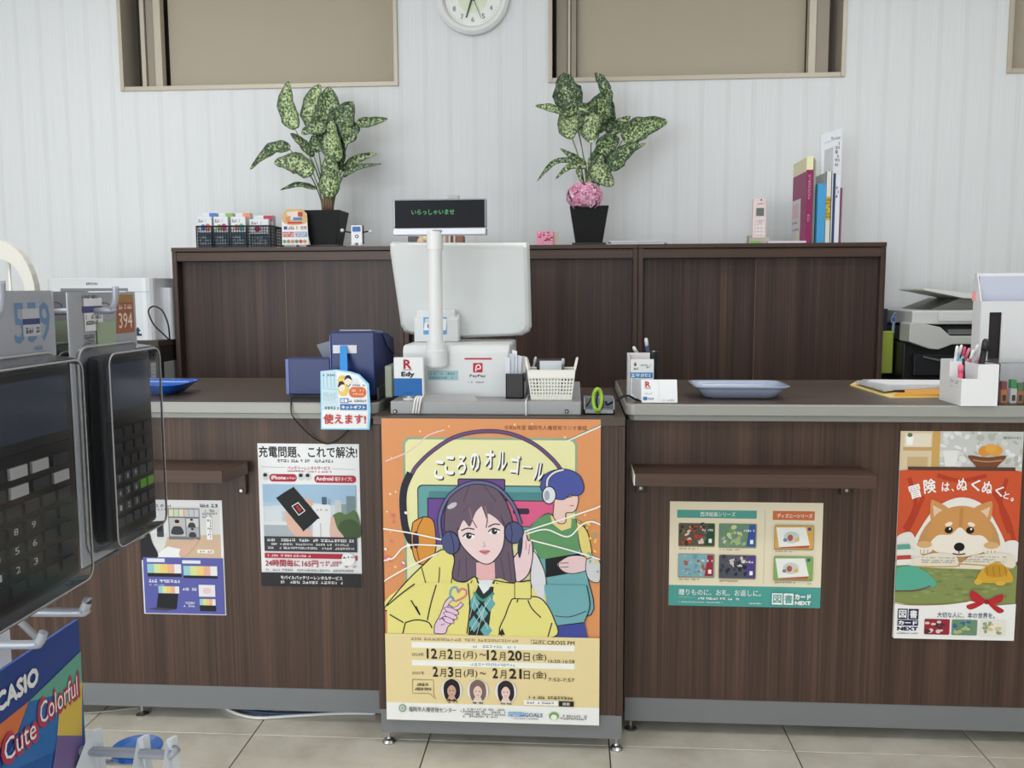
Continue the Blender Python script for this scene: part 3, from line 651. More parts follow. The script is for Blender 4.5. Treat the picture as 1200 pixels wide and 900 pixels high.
def poster_office():
    Y = YS - .0012; A = wall_art(166, 586, 262.5, 720, Y)
    o = sheet('poster', 'smaller poster of a video meeting over a purple half, on the left counter', 'poster', A, Y + .0002)
    A.frame(150, 500, 3.75)
    A.rect(40, 300, 450, 850, (236, 236, 238)); A.rect(63, 350, 410, 572, (222, 222, 220)); A.rect(63, 350, 180, 470, (232, 232, 234))
    A.micro(80, 340, 200, 356, (90, 90, 96)); A.micro(80, 358, 180, 370, (90, 90, 96)); A.micro(325, 335, 400, 355, (70, 70, 76)); A.micro(335, 360, 400, 400, (110, 110, 116), 3)
    A.poly([(180, 482), (410, 470), (410, 572), (150, 572)], (214, 182, 152))
    A.rect(186, 358, 323, 494, (120, 124, 130))
    for i, c in enumerate(((236, 222, 176), (206, 226, 196), (238, 226, 190), (226, 200, 196), (196, 214, 226), (214, 204, 222))): A.rect(190 + i * 22, 362, 210 + i * 22, 394, c)
    A.rect(190, 400, 260, 480, (196, 198, 200)); A.rect(264, 402, 318, 440, (214, 214, 216)); A.rect(264, 442, 318, 482, (178, 182, 190))
    for x, y, s in ((224, 412, 1.0), (288, 405, .6), (290, 446, .6)): A.ell(x, y + 10 * s, 10 * s, 13 * s, (226, 190, 172)); A.ell(x, y + 3 * s, 11 * s, 8 * s, (42, 36, 36)); A.smooth([(x - 26 * s, y + 58 * s), (x - 18 * s, y + 28 * s), (x, y + 24 * s), (x + 18 * s, y + 28 * s), (x + 26 * s, y + 58 * s)], (62, 64, 72))
    A.rrect(134, 416, 163, 484, 4, (70, 70, 74)); A.rect(140, 424, 157, 460, (40, 40, 44))
    A.rect(352, 395, 376, 492, (246, 246, 246)); A.micro(356, 402, 372, 488, (60, 60, 64), 7); A.rect(308, 536, 380, 552, (246, 240, 232)); A.micro(312, 538, 372, 550, (120, 100, 90))
    A.poly([(130, 560), (180, 524), (262, 540), (230, 572), (130, 572)], (240, 240, 240))
    A.smooth([(228, 552), (250, 515), (300, 490), (314, 500), (290, 530), (260, 562), (235, 568)], (222, 178, 156))
    A.smooth([(40, 456), (95, 460), (112, 510), (135, 560), (120, 575), (40, 578)], (36, 36, 40))
    A.rect(67, 573, 418, 820, (92, 96, 178)); A.rect(84, 578, 163, 594, (226, 228, 240)); A.rect(240, 584, 320, 598, (226, 228, 240))
    def bar(x0, y0, x1, y1, dark):
        A.rect(x0, y0, x1, y1 + dark, (34, 34, 40)); n = 5; w = (x1 - x0) / n
        for i, c in enumerate(((150, 204, 214), (214, 226, 150), (244, 206, 110), (236, 176, 150), (232, 234, 236))): A.rect(x0 + i * w, y0, x0 + (i + 1) * w, y1, c)
    bar(85, 602, 234, 642, 16); bar(244, 608, 392, 650, 12); A.micro(90, 668, 225, 686, (236, 236, 246)); A.micro(90, 690, 160, 698, (200, 200, 226))
    bar(130, 699, 222, 730, 0); A.poly([(128, 732), (216, 732), (206, 800), (118, 800)], (34, 34, 40)); A.poly([(118, 794), (206, 800), (160, 808), (80, 802)], (70, 70, 80))
    A.rect(308, 690, 380, 742, (232, 228, 236)); A.ell(344, 716, 18, 14, (236, 200, 200)); bar(310, 752, 380, 780, 26)
    A.micro(238, 702, 300, 718, (226, 228, 244)); A.micro(238, 764, 300, 790, (226, 228, 244), 2)
    A.build('print', o)
poster_office()

def poster_cards():
    Y = YS - .0012; A = wall_art(784.3, 588.5, 963, 711, Y)
    o = sheet('poster', 'cream and teal landscape poster of six gift cards under the right shelf', 'poster', A, Y + .0002)
    A.frame(720, 480, 3.75); TE = (76, 168, 160); W = (248, 248, 244)
    A.rect(200, 380, 950, 900, (240, 228, 196)); A.rect(200, 775, 950, 900, TE)
    A.rect(273, 443, 623, 478, (80, 164, 150)); A.text('西洋絵画シリーズ', 376, 450, 530, 471, W, .004)
    A.rect(693, 443, 875, 482, (220, 112, 62)); A.text('ディズニーシリーズ', 712, 454, 866, 473, W, .02)
    A.stroke([(660, 440), (660, 762)], 2, (206, 190, 150), False)
    rnd = A.rnd
    def card(x0, y0, x1, y1, side, blobs, base):
        A.rrect(x0 - 2, y0 - 2, x1 + 2, y1 + 5, 6, (150, 140, 116)); A.rrect(x0, y0, x1, y1, 6, base)
        for i in range(34):
            A.ell(x0 + 6 + rnd.random() * (x1 - x0 - 46), y0 + 6 + rnd.random() * (y1 - y0 - 14), 5 + rnd.random() * 9, 4 + rnd.random() * 7, blobs[i % len(blobs)], rnd.random() * 3, 9, nl=(i % len(blobs) == 0))
        A.poly([(x1 - 30, y0 + 3), (x1 - 4, y0 + 3), (x1 - 4, y1 - 3), (x1 - 42, y1 - 3)], side); A.rect(x1 - 26, y1 - 32, x1 - 12, y1 - 14, W); A.micro(x1 - 56, y0 + 22, x1 - 8, y0 + 34, W)
    card(282, 502, 440, 600, (38, 84, 58), [(196, 60, 50), (60, 56, 48), (226, 206, 186), (120, 110, 90)], (96, 84, 70))
    card(460, 502, 622, 602, (52, 88, 170), [(120, 160, 110), (170, 190, 120), (110, 140, 170), (206, 214, 150)], (110, 146, 120))
    card(282, 636, 440, 735, (170, 44, 58), [(120, 176, 196), (150, 196, 206), (110, 160, 170), (190, 90, 70)], (126, 178, 190))
    card(462, 638, 622, 738, (88, 64, 150), [(60, 64, 80), (214, 200, 196), (96, 90, 110), (40, 44, 60)], (84, 88, 100))
    for y0, sc in ((505, (232, 170, 70)), (640, (130, 184, 90))):
        A.rrect(701, y0 - 2, 872, y0 + 105, 6, (150, 140, 116)); A.rrect(703, y0, 870, y0 + 100, 6, sc)
        A.poly([(708, y0 + 8), (836, y0 + 6), (856, y0 + 84), (722, y0 + 94)], (244, 244, 240)); A.ell(776, y0 + 50, 34, 26, (206, 214, 208)); A.rect(846, y0 + 6, 860, y0 + 20, (70, 90, 140))
        A.poly([(722, y0 + 94), (856, y0 + 84), (850, y0 + 96), (730, y0 + 98)], (200, 90, 60)); A.ell(770, y0 + 52, 12, 14, (196, 90, 70)); A.ell(800, y0 + 60, 10, 9, (232, 190, 90)); A.ell(748, y0 + 62, 9, 8, (120, 140, 170))
    for x, y in ((284, 606), (462, 608), (284, 742), (464, 746), (706, 612), (706, 748)): A.micro(x, y, x + 90, y + 9, (150, 120, 90))
    A.micro(842, 752, 866, 762, (150, 120, 90))
    A.text('贈りものに、お礼、お返しに。', 285, 788, 648, 816, W, .006); A.micro(370, 822, 560, 836, W); A.micro(285, 824, 360, 826, W); A.micro(285, 842, 480, 850, (210, 232, 228)); A.micro(596, 844, 650, 851, W)
    A.rect(697, 800, 743, 850, W); A.rect(748, 800, 791, 850, W); A.text('図', 702, 806, 738, 844, TE, .018); A.text('書', 752, 806, 787, 844, TE, .018)
    A.text('カード', 796, 801, 868, 827, W, .06); A.text('NEXT', 797, 832, 868, 850, W, .06)
    A.build('print', o)
poster_cards()

def poster_dog():
    Y = YS - .0012; A = wall_art(1050.5, 505.5, 1193, 748, Y)
    o = sheet('poster', 'tall poster of a shiba dog under an orange blanket, right counter end', 'poster', A, Y + .0002)
    A.frame(1020, 490, 3.333); W = (250, 250, 248); BR = (150, 96, 60); NV = (44, 46, 92)
    A.rect(80, 30, 620, 900, (214, 212, 200)); A.rect(250, 30, 620, 195, (206, 208, 204))
    for i in range(60): A.ell(262 + A.rnd.random() * 320, 56 + A.rnd.random() * 130, 5 + A.rnd.random() * 12, 4 + A.rnd.random() * 10, [(232, 234, 236), (186, 186, 176), (222, 222, 214)][i % 3], A.rnd.random(), 8, nl=(i % 3 == 0))
    A.rect(80, 30, 250, 195, (226, 204, 164)); A.rect(118, 60, 220, 118, (236, 224, 200)); A.rect(112, 112, 250, 126, (206, 164, 104)); A.rect(225, 40, 255, 195, (214, 166, 88)); A.rect(130, 150, 210, 190, (208, 176, 124))
    A.poly([(122, 72), (152, 72), (148, 104), (126, 104)], W); A.ell(137, 66, 10, 8, (90, 130, 80))
    A.poly([(268, 124), (328, 124), (320, 186), (278, 186)], (236, 234, 228)); A.stroke([(322, 134), (344, 140), (338, 168), (318, 174)], 6, (226, 226, 222))
    A.ell(430, 126, 26, 20, (232, 150, 48)); A.ell(472, 124, 26, 20, (236, 160, 56)); A.ell(452, 116, 22, 18, (240, 168, 62)); A.smooth([(366, 143), (440, 150), (512, 143), (486, 178), (470, 190), (408, 190), (392, 178)], (128, 74, 44)); A.stroke([(385, 160), (440, 166), (498, 160)], 5, (190, 140, 90))
    A.rect(90, 206, 600, 560, (205, 66, 36)); A.smooth([(100, 240), (130, 200), (350, 192), (560, 200), (600, 250), (600, 520), (350, 560), (90, 520)], (222, 84, 44))
    for p in ([(140, 230), (170, 330), (130, 430)], [(520, 230), (500, 330), (540, 440)], [(250, 220), (340, 240), (440, 220)], [(200, 300), (160, 400), (130, 460)], [(470, 280), (530, 380), (560, 470)]): A.stroke(p, 16, (196, 62, 34))
    A.rect(134, 187, 550, 201, (96, 66, 52))
    for ch, x, y, r, s in (('冒', 166, 284, -.3, 26), ('険', 222, 262, -.14, 28), ('は', 284, 264, 0, 18), ('、', 312, 276, 0, 6), ('ぬ', 348, 254, .05, 24), ('く', 400, 256, .1, 22), ('ぬ', 446, 264, .15, 24), ('く', 492, 278, .2, 20), ('と', 520, 294, .25, 13), ('。', 543, 310, .25, 7)): A.text(ch, x - s * .85, y - s, x + s * .85, y + s, W, .022, r)
    A.smooth([(150, 520), (190, 430), (250, 345), (340, 304), (430, 330), (490, 410), (530, 500), (500, 560), (170, 560)], (240, 236, 228))
    A.smooth([(90, 470), (150, 440), (175, 480), (150, 540), (90, 545)], (236, 230, 222)); A.smooth([(520, 480), (570, 470), (600, 520), (560, 560), (525, 540)], (240, 234, 228))
    A.smooth([(190, 520), (225, 400), (350, 345), (470, 400), (500, 520), (350, 560)], (206, 150, 90))
    OG = (218, 152, 82)
    A.smooth([(228, 322), (246, 318), (300, 352), (262, 400), (232, 396)], OG); A.poly([(236, 334), (278, 356), (244, 386)], (236, 200, 172)); A.smooth([(468, 326), (448, 320), (392, 352), (430, 400), (462, 394)], OG); A.poly([(460, 338), (418, 358), (450, 388)], (236, 200, 172))
    A.smooth([(226, 420), (262, 362), (350, 336), (430, 360), (470, 420), (472, 475), (430, 516), (350, 530), (268, 516), (222, 475)], OG)
    A.smooth([(232, 490), (262, 452), (312, 448), (346, 420), (384, 448), (436, 452), (464, 488), (430, 520), (350, 534), (268, 520)], (246, 236, 222))
    A.stroke([(350, 345), (348, 420)], 14, (206, 136, 66)); A.ell(302, 408, 15, 8, (246, 232, 210), -.3); A.ell(390, 408, 15, 8, (246, 232, 210), .3)
    for x in (303, 386): A.ell(x, 431, 16, 13, (44, 28, 22)); A.ell(x + 4, 426, 4, 4, W)
    A.ell(347, 496, 21, 17, (30, 26, 28)); A.stroke([(347, 512), (347, 522)], 4, (60, 40, 36), False); A.stroke([(322, 522), (347, 526), (372, 522)], 5, (70, 44, 40))
    for x in (210, 472):
        A.ell(x, 500, 36, 25, (244, 232, 216)); A.ell(x, 488, 30, 14, (226, 176, 116))
        for k in (-1, 0, 1): A.stroke([(x + k * 14, 508), (x + k * 14, 522)], 2.5, (170, 120, 80), False)
    A.rect(80, 566, 620, 730, (140, 152, 84))
    for i in range(60): A.ell(100 + A.rnd.random() * 470, 585 + A.rnd.random() * 120, 8 + A.rnd.random() * 16, 2 + A.rnd.random() * 4, [(154, 166, 96), (124, 138, 72)][i % 2], 0, 8, nl=(i % 2 == 0))
    A.smooth([(140, 556), (250, 520), (330, 530), (352, 558), (400, 528), (520, 516), (562, 540), (545, 578), (350, 580), (180, 574)], (236, 226, 206)); A.stroke([(170, 574), (330, 572), (352, 562), (450, 566), (550, 576)], 6, (206, 170, 100)); A.stroke([(350, 540), (350, 574)], 3, (180, 150, 110), False)
    for yy in (535, 545, 553): A.micro(200, yy, 330, yy + 7, (150, 140, 130)); A.micro(370, yy - 6, 530, yy + 1, (150, 140, 130))
    for y, c, x1 in ((486, (96, 170, 150), 150), (505, (236, 232, 222), 165), (530, (206, 66, 50), 156), (545, (240, 236, 226), 160)): A.poly([(90, y + 4), (x1, y), (x1 + 5, y + 22), (90, y + 26)], c)
    A.smooth([(90, 590), (180, 574), (262, 636), (210, 664), (90, 670)], (84, 180, 152)); A.stroke([(90, 672), (180, 668), (240, 650)], 5, (130, 60, 50))
    A.smooth([(420, 610), (450, 570), (500, 552), (545, 585), (560, 625), (520, 632), (430, 632)], (226, 170, 44)); A.ell(492, 586, 46, 26, (206, 150, 36)); A.ell(425, 630, 16, 12, (232, 180, 60)); A.ell(512, 634, 20, 9, (232, 180, 60))
    for k in range(4): A.stroke([(455 + k * 24, 570), (462 + k * 24, 606)], 3, (170, 116, 26), False)
    A.poly([(80, 716), (160, 726), (290, 722), (400, 706), (500, 722), (620, 714), (620, 900), (80, 900)], (246, 246, 244)); A.stroke([(80, 716), (160, 726), (290, 722), (390, 708)], 3, (190, 120, 80))
    RD = (204, 40, 48)
    A.smooth([(460, 706), (405, 664), (396, 690), (420, 712)], RD); A.smooth([(462, 706), (520, 676), (522, 704), (490, 716)], RD); A.smooth([(456, 704), (386, 722), (400, 740), (440, 722)], RD); A.smooth([(466, 708), (530, 738), (512, 752), (480, 728)], RD); A.ell(462, 708, 11, 9, (170, 28, 38))
    for x, ch in ((114, '図'), (157, '書')): A.rect(x, 741, x + 40, 783, NV); A.text(ch, x + 5, 746, x + 35, 778, W, .018)
    A.rect(114, 785, 197, 808, NV); A.text('カード', 117, 788, 194, 805, W, .06); A.text('NEXT', 114, 812, 197, 828, NV, .06); A.micro(114, 834, 196, 842, (120, 120, 130))
    A.text('大切な人に、本の世界を。', 270, 751, 496, 773, NV, .01)
    for x0, cs in ((221, [(170, 40, 60), (230, 210, 200), (90, 50, 60)]), (329, [(110, 150, 110), (60, 110, 160), (180, 190, 130)]), (441, [(240, 236, 220), (226, 200, 150), (150, 170, 130)])):
        A.rrect(x0, 779, x0 + 100, 841, 5, cs[0])
        for i in range(16): A.ell(x0 + 10 + A.rnd.random() * 70, 788 + A.rnd.random() * 44, 6 + A.rnd.random() * 7, 4 + A.rnd.random() * 5, cs[1 + i % 2], 0, 8, nl=(i % 2 == 0))
    A.micro(490, 66, 570, 78, (120, 116, 106))
    A.build('print', o)
poster_dog()
# ------------------------------------------------------------------ things on the left counter
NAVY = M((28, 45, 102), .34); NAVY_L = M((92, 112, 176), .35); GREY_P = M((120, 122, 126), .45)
def rrect_ring(cx, cy, hx, hy, r, z, n=5):
    p = []
    for sx, sy, q in ((1, 1, 0), (-1, 1, 90), (-1, -1, 180), (1, -1, 270)):
        for i in range(n):
            a = math.radians(q + 90 * i / (n - 1)); p.append(Vector((cx + sx * (hx - r) + r * math.cos(a), cy + sy * (hy - r) + r * math.sin(a), z)))
    return p
def money_tray(name, label, cx, cy, hx, hy, h, flare, mat, feet=True):
    t = thing(name, label, 'tray', (cx, cy, ZC), 'coin trays on the counters')
    z = ZC + .003; R = []
    for off, zz in ((0, z), (flare * .75, z + h * .7), (flare, z + h), (flare + .006, z + h + .001), (flare + .006, z + h - .001), (flare - .001, z + h - .004), (flare * .72, z + h * .68), (-.003, z + .003)):
        R.append(rrect_ring(cx, cy, hx + off, hy + off, .03, zz))
    MB().loft(R).build('tray_body', mat, t, smooth=True)
    for sx in (-1, 1):
        for sy in (-1, 1):
            MB().lathe([(.006, 0), (.006, .0035)], (cx + sx * hx * .7, cy + sy * hy * .7, ZC), 10).build('foot', GREY_P, t)
    return t
money_tray('coin_tray', 'bright blue plastic coin tray on the left counter behind the calculators', az(178, 460, ZC).x, 2.34, .085, .055, .027, .026, tray_plastic('blue_tray_plastic', (22, 92, 190), .93))
money_tray('coin_tray', 'pale grey-blue plastic coin tray on the right counter', .417, 2.315, .090, .058, .030, .022, tray_plastic('pale_tray_plastic', (172, 185, 208), .88))
# small blue unit
a, b = at(335, 420, 2.25), at(388, 466, 2.25)
t = thing('receipt_printer', 'small navy blue box with light left edge beside the tall blue printer', 'printer', ((a.x + b.x) / 2, 2.31, ZC))
MB().box(a.x, b.x, 2.25, 2.30, ZC + .008, a.z).build('case', NAVY, t, bevel=.003)
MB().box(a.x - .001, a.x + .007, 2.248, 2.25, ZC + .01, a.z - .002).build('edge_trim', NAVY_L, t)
MB().box(a.x + .01, b.x - .01, 2.262, 2.295, ZC, ZC + .008).build('base', M_BLACK, t)
# tall blue printer
pa, pb = at(387, 388, 2.20), at(440, 470, 2.20)
t = thing('card_printer', 'tall navy blue printer with grey lid behind the hanging sign', 'printer', ((pa.x + pb.x) / 2, 2.3, ZC))
m = MB(); prof = [(2.20, ZC + .012), (2.20, pa.z - .004), (2.205, pa.z), (2.36, pa.z - .012), (2.44, pa.z - .03), (2.44, ZC + .012)]
m.prism([(pa.x, y, z) for y, z in prof], (pb.x - pa.x, 0, 0)); m.build('case', NAVY, t, bevel=.003)
MB().box(pa.x + .004, pb.x - .004, 2.21, 2.43, ZC, ZC + .013).build('base', M_BLACK, t)
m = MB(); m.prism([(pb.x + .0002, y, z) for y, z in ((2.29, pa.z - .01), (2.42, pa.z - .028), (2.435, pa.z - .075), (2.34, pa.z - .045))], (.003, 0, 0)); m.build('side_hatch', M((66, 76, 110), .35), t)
m = MB(); m.prism([(pa.x + .02, y, z) for y, z in ((2.215, pa.z - .0006), (2.215, pa.z + .003), (2.35, pa.z - .007), (2.35, pa.z - .0112))], (pb.x - pa.x - .03, 0, 0)); m.build('lid', M((150, 154, 162), .4), t)
MB().box(pb.x + .0002, pb.x + .004, 2.22, 2.42, ZC + .001, ZC + .03).build('side_vent', GREY_P, t)
sa, sb = at(390, 404.5, 2.1995), at(418, 414, 2.1995)
MB().box(sa.x, sb.x, 2.1990, 2.1998, sb.z, sa.z).build('sticker', M((214, 216, 222), .5), t)
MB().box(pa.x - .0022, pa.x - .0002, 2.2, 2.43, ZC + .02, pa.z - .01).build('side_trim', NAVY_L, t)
# grey card leaning behind the small box
o = MB().prism([at(371, 404, 2.42), at(388, 399, 2.42), at(389, 421, 2.42), at(380, 423, 2.42)], (0, .006, 0)).build('card', M((120, 126, 136), .4), None, at(380, 423, 2.42))
m = MB().box(-.03, .03, 0, .05, 0, .075)
tag(o, 'tilted grey card tucked beside the tall blue printer', 'card')
o2 = MB().box(at(374, 420, 2.42).x, at(386, 420, 2.42).x, 2.427, 2.45, ZC, at(380, 410, 2.44).z).build('card_holder', M_BLACK, None, (at(380, 420, 2.42).x, 2.44, ZC), bevel=.002); tag(o2, 'black holder behind the small navy box', 'holder')
# hanging sign on a blue strap
Ys = 2.142
A = wall_art(375, 432.5, 434.5, 503.5, Ys, .00006)
A.frame(360, 370, 6.425)
t = thing('hanging_sign', 'white sign with red lettering hanging by a blue strap over the counter edge', 'sign', at(405, 503, Ys))
OUT = [(105, 418), (225, 405), (330, 420), (395, 440), (466, 512), (476, 700), (465, 857), (97, 857)]
A.k = 0; m = MB(); m.prism([A.P(u, v) for u, v in OUT], (0, .003, 0)); m.build('board', M((150, 206, 240), .5), t)
A.k = 2
A.poly([(116, 425), (222, 414), (326, 430), (388, 450), (452, 520), (458, 700), (450, 846), (106, 846)], (244, 246, 248))
A.poly([(112, 420), (224, 412), (238, 560), (236, 712), (108, 712)], (206, 232, 244)); 
for x in (125, 152, 180, 206): A.stroke([(x, 430), (x + 4, 540)], 9, (160, 212, 236), False)
A.micro(122, 436, 215, 456, (70, 80, 100)); A.stroke([(112, 545), (236, 556)], 5, (150, 206, 230)); A.micro(120, 575, 225, 640, (170, 204, 222), 4); A.stroke([(108, 660), (236, 648)], 4, (190, 220, 236)); A.micro(130, 680, 235, 708, (70, 74, 84))
A.ell(268, 486, 34, 40, (246, 214, 96)); A.ell(275, 556, 40, 48, (246, 210, 90)); A.ell(312, 490, 28, 34, (250, 232, 214)); A.ell(262, 540, 26, 30, (250, 232, 214))
A.smooth([(284, 486), (296, 452), (326, 450), (342, 484), (320, 472), (300, 474)], (36, 32, 34)); A.smooth([(236, 540), (244, 500), (270, 492), (286, 516), (262, 518)], (36, 32, 34)); A.stroke([(300, 518), (316, 530), (330, 512)], 5, (60, 50, 50)); A.rect(345, 470, 378, 512, (226, 236, 242)); A.micro(345, 515, 440, 530, (80, 80, 90))
A.rrect(318, 535, 446, 614, 36, (234, 110, 52)); A.micro(340, 552, 430, 570, (252, 236, 220)); A.micro(345, 580, 425, 598, (252, 236, 220))
A.rect(248, 620, 313, 655, (96, 142, 204)); A.text('図書', 254, 625, 307, 650, (240, 244, 250), .03); A.micro(318, 628, 445, 650, (110, 116, 130))
A.rect(248, 664, 447, 708, (60, 116, 190)); A.text('ネットギフト', 258, 673, 438, 700, (244, 248, 252), .04)
A.text('使えます!', 120, 738, 440, 815, (214, 62, 56), .03)
A.build('print', t)
m = MB(); s0, s1, s2 = at(398.5, 405, 2.1975), at(406.5, 405, 2.1975), at(407, 437, Ys - .0005)
m.prism([(s0.x, 2.1975, s0.z), (s1.x, 2.1975, s1.z), (s2.x + .001, Ys - .001, s2.z - .012), (s0.x - .001 + (s2.x - s1.x), Ys - .001, s2.z - .012)], (0, -.0008, 0)); m.build('strap', M((52, 140, 216), .4), t)
cable('power_cable', 'black cable curling from the small navy box down the counter front', [(at(341, 462, 2.245).x, 2.245, ZC + .006), (at(341, 468, 2.16).x, 2.16, ZC + .003), (at(341, 474, 2.148).x, 2.147, ZC - .02), at(344, 489, 2.145), at(356, 503, 2.16), at(372, 516, 2.176), at(386, 520, 2.178), at(400, 512, 2.17), at(412, 500, 2.15)], .0018, (24, 24, 26))

# ------------------------------------------------------------------ register on the middle stand
ZD = zc0 + .032
d0, d1 = at(457, 478, 2.12).x, at(681, 480, 2.12).x
M_DRW = M((158, 159, 160), .42, .1)
t = thing('cash_till', 'flat grey cash drawer under the white register', 'cash drawer', ((d0 + d1) / 2, 2.3, zc0))
MB().box(d0, d1, 2.125, 2.60, zc0, ZD).build('case', M_DRW, t, bevel=.003)
for px in (463, 664):
    p = at(px, 482, 2.124); MB().tube([(p.x, 2.1255, p.z), (p.x, 2.121, p.z)], .0048, 14).build('lock', M((52, 52, 54), .4, .5), t); MB().tube([(p.x, 2.121, p.z), (p.x, 2.1202, p.z)], .0022, 8).build('keyhole', M_CHROME, t)
m = MB(); q0, q1 = at(493, 470, 2.14).x, at(560, 470, 2.14).x
m.prism([(q0 + .004, 2.135, ZD), (q1, 2.135, ZD), (q1 - .012, 2.165, ZD + .009), (q0 + .006, 2.165, ZD + .009)], (0, .02, 0)); m.build('front_ledge', M((172, 173, 174), .4, .1), t)
# coiled white cable on the drawer front
m = MB()
for k in range(3):
    x = at(487 + k * 3.2, 480, 2.118).x
    m.tube(crom([(x + .004, 2.128, ZD + .012), (x, 2.117, ZD + .006), (x - .004, 2.116, zc0 + .016), (x - .006, 2.118, zc0 + .004)], 5), .0026, 6)
tag(m.build('cable_loop', M((230, 230, 228), .4), None, (at(490, 480, 2.12).x, 2.118, zc0), smooth=True), 'white cable loops hanging over the drawer front', 'cable')
cable('cable', 'thin white cable running up the drawer front below the basket', [at(616.5, 489, 2.1185), at(616.5, 478, 2.119), at(616.5, 470, 2.128), (at(616.5, 470, 2.128).x, 2.19, ZD + .003), (at(616, 470, 2.128).x, 2.30, ZD + .003)], .0019, (232, 232, 230))
# register body
yr = 2.225
r0, r1 = at(472, 440, yr).x, at(597, 440, yr).x
zr0, zr1 = at(540, 467, yr).z, at(540, 404.5, yr).z
M_REG = M((215, 217, 218), .4)
t = thing('cash_register', 'white register base with payment stickers and pole socket', 'cash register', ((r0 + r1) / 2, yr, ZD))
m = MB(); ch = .014
prof = [(yr, zr0), (yr, zr1 - ch), (yr + ch, zr1), (yr + .26, zr1), (yr + .26, zr0)]
m.prism([(r0, y, z) for y, z in prof], (r1 - r0, 0, 0)); m.build('case', M_REG, t, bevel=.006, seg=3)
MB().box(r0 + .015, r1 - .01, yr + .02, yr + .24, ZD, zr0 + .002).build('base', M_BLACK, t)
pp = at(512, 410, yr).x
m = MB(); m.lathe([(.0255, at(0, 430, 2.2).z), (.0285, at(0, 428, 2.2).z), (.0285, at(0, 411, 2.2).z), (.025, at(0, 410, 2.2).z), (.0235, at(0, 400, 2.2).z)], (pp, yr - .012, 0), 24); m.build('pole_socket', M_REG, t, smooth=False)
A = wall_art(501, 434, 537, 445.5, yr, .00008); A.frame(450, 360, 4.444)
A.rect(228, 330, 388, 380, (160, 200, 206)); A.micro(240, 338, 370, 354, (90, 130, 140)); A.micro(236, 360, 365, 374, (90, 130, 140)); A.build('label_sticker', t)
A = wall_art(544, 418.5, 576.5, 451, yr, .00008); A.frame(450, 360, 4.444); RP = (206, 36, 62)
A.rect(420, 262, 562, 406, (226, 227, 230)); A.rect(420, 264, 562, 273, (206, 40, 72)); A.rrect(464, 290, 514, 340, 6, RP); A.stroke([(478, 334), (482, 305), (498, 302), (502, 318), (484, 322)], 6, (250, 240, 240)); A.text('PayPay', 446, 350, 530, 368, (40, 40, 44), .02); A.micro(428, 384, 460, 396, (110, 180, 170)); A.micro(466, 384, 520, 396, (140, 146, 156)); A.build('label_sticker', t)
# monitor seen from behind, on its own foot
ym = 2.42
t = thing('monitor', 'white back of the register monitor turned away', 'monitor', (at(540, 395, ym).x, ym, zr1))
OUTL = [(459.5, 283.5), (617, 285), (620, 287), (622.5, 383), (620, 389), (612, 393), (545, 396), (482, 392), (474, 389), (470, 382), (457.5, 296), (457, 286)]
m = MB(); ring0 = [at(x, y, ym) for x, y in OUTL]; cc = sum(ring0, Vector()) / len(ring0)
rings = [[cc + (p - cc) * .93 + Vector((0, -.022, 0)) for p in ring0], [cc + (p - cc) * .975 + Vector((0, -.014, 0)) for p in ring0], ring0, [p + Vector((0, .012, 0)) for p in ring0]]
m.loft(rings); m.build('back_shell', M((208, 211, 211), .42), t, bevel=.003, seg=3)
m = MB(); m.prism([p + Vector((0, .0125, 0)) for p in ring0], (0, .012, 0)); m.build('bezel', M((240, 241, 241), .4), t, bevel=.002)
m = MB(); m.prism([cc + (p - cc) * .92 + Vector((0, .025, 0)) for p in ring0], (0, .001, 0)); m.build('screen', M((20, 22, 26), .15), t)
l0, l1 = at(461, 285, ym - .02), at(617, 291, ym - .02)
MB().box(l0.x, l1.x, ym - .018, ym + .004, l1.z, l0.z - .001).build('top_vent_strip', M((244, 245, 245), .4), t, bevel=.003)
f0, f1 = at(485.5, 373, ym - .07), at(537, 403, ym - .07)
m = MB(); m.prism([(f0.x, y, z) for y, z in ((ym - .075, zr1 + .001), (ym - .075, f0.z - .004), (ym - .068, f0.z), (ym - .03, f0.z + .01), (ym - .022, f0.z + .01), (ym - .022, zr1 + .001))], (f1.x - f0.x, 0, 0)); m.build('foot', M_REG, t, bevel=.003)
g0, g1 = at(489, 363, ym - .04), at(534, 374, ym - .04)
MB().box(g0.x, g1.x, ym - .055, ym - .02, g1.z - .01, g0.z).build('hinge', M_REG, t, bevel=.003)
A = wall_art(496, 371, 524, 392, ym - .0755, .0001); A.frame(450, 360, 4.444)
A.poly([(206, 52), (338, 52), (326, 142), (194, 142)], (96, 164, 222)); A.poly([(216, 60), (328, 60), (322, 120), (206, 120)], (236, 240, 244)); A.rect(226, 88, 276, 108, (160, 80, 100)); A.rect(214, 62, 250, 82, (206, 214, 222)); A.build('label_sticker', t)
# customer display on its pole
yd = 2.205
t = thing('customer_display', 'slim black customer display with green greeting on a white pole', 'display', (pp, yr - .012, at(512, 410, 2.2).z))
m = MB(); m.lathe([(.0178, at(0, 409, 2.2).z), (.0178, at(0, 296, 2.2).z)], (pp, yr - .012, 0), 24); m.build('pole', M((222, 223, 223), .38), t, smooth=False)
m = MB(); m.lathe([(.0205, at(0, 296, 2.2).z), (.0205, at(0, 275.5, 2.2).z)], (pp, yr - .012, 0), 24); m.build('pole_collar', M((226, 227, 227), .38), t)
e0, e1 = at(460, 233.5, yd), at(569.5, 275, yd)
m = MB(); m.box(e0.x, e1.x, yd, yd + .032, at(460, 266.5, yd).z, e0.z); m.build('case', M((150, 152, 160), .35, .2), t, bevel=.002)
m = MB(); m.box(e0.x - .0005, e1.x + .0005, yd - .003, yd + .034, e1.z, at(460, 267.5, yd).z); m.build('silver_base', M((168, 169, 174), .3, .3), t, bevel=.002)
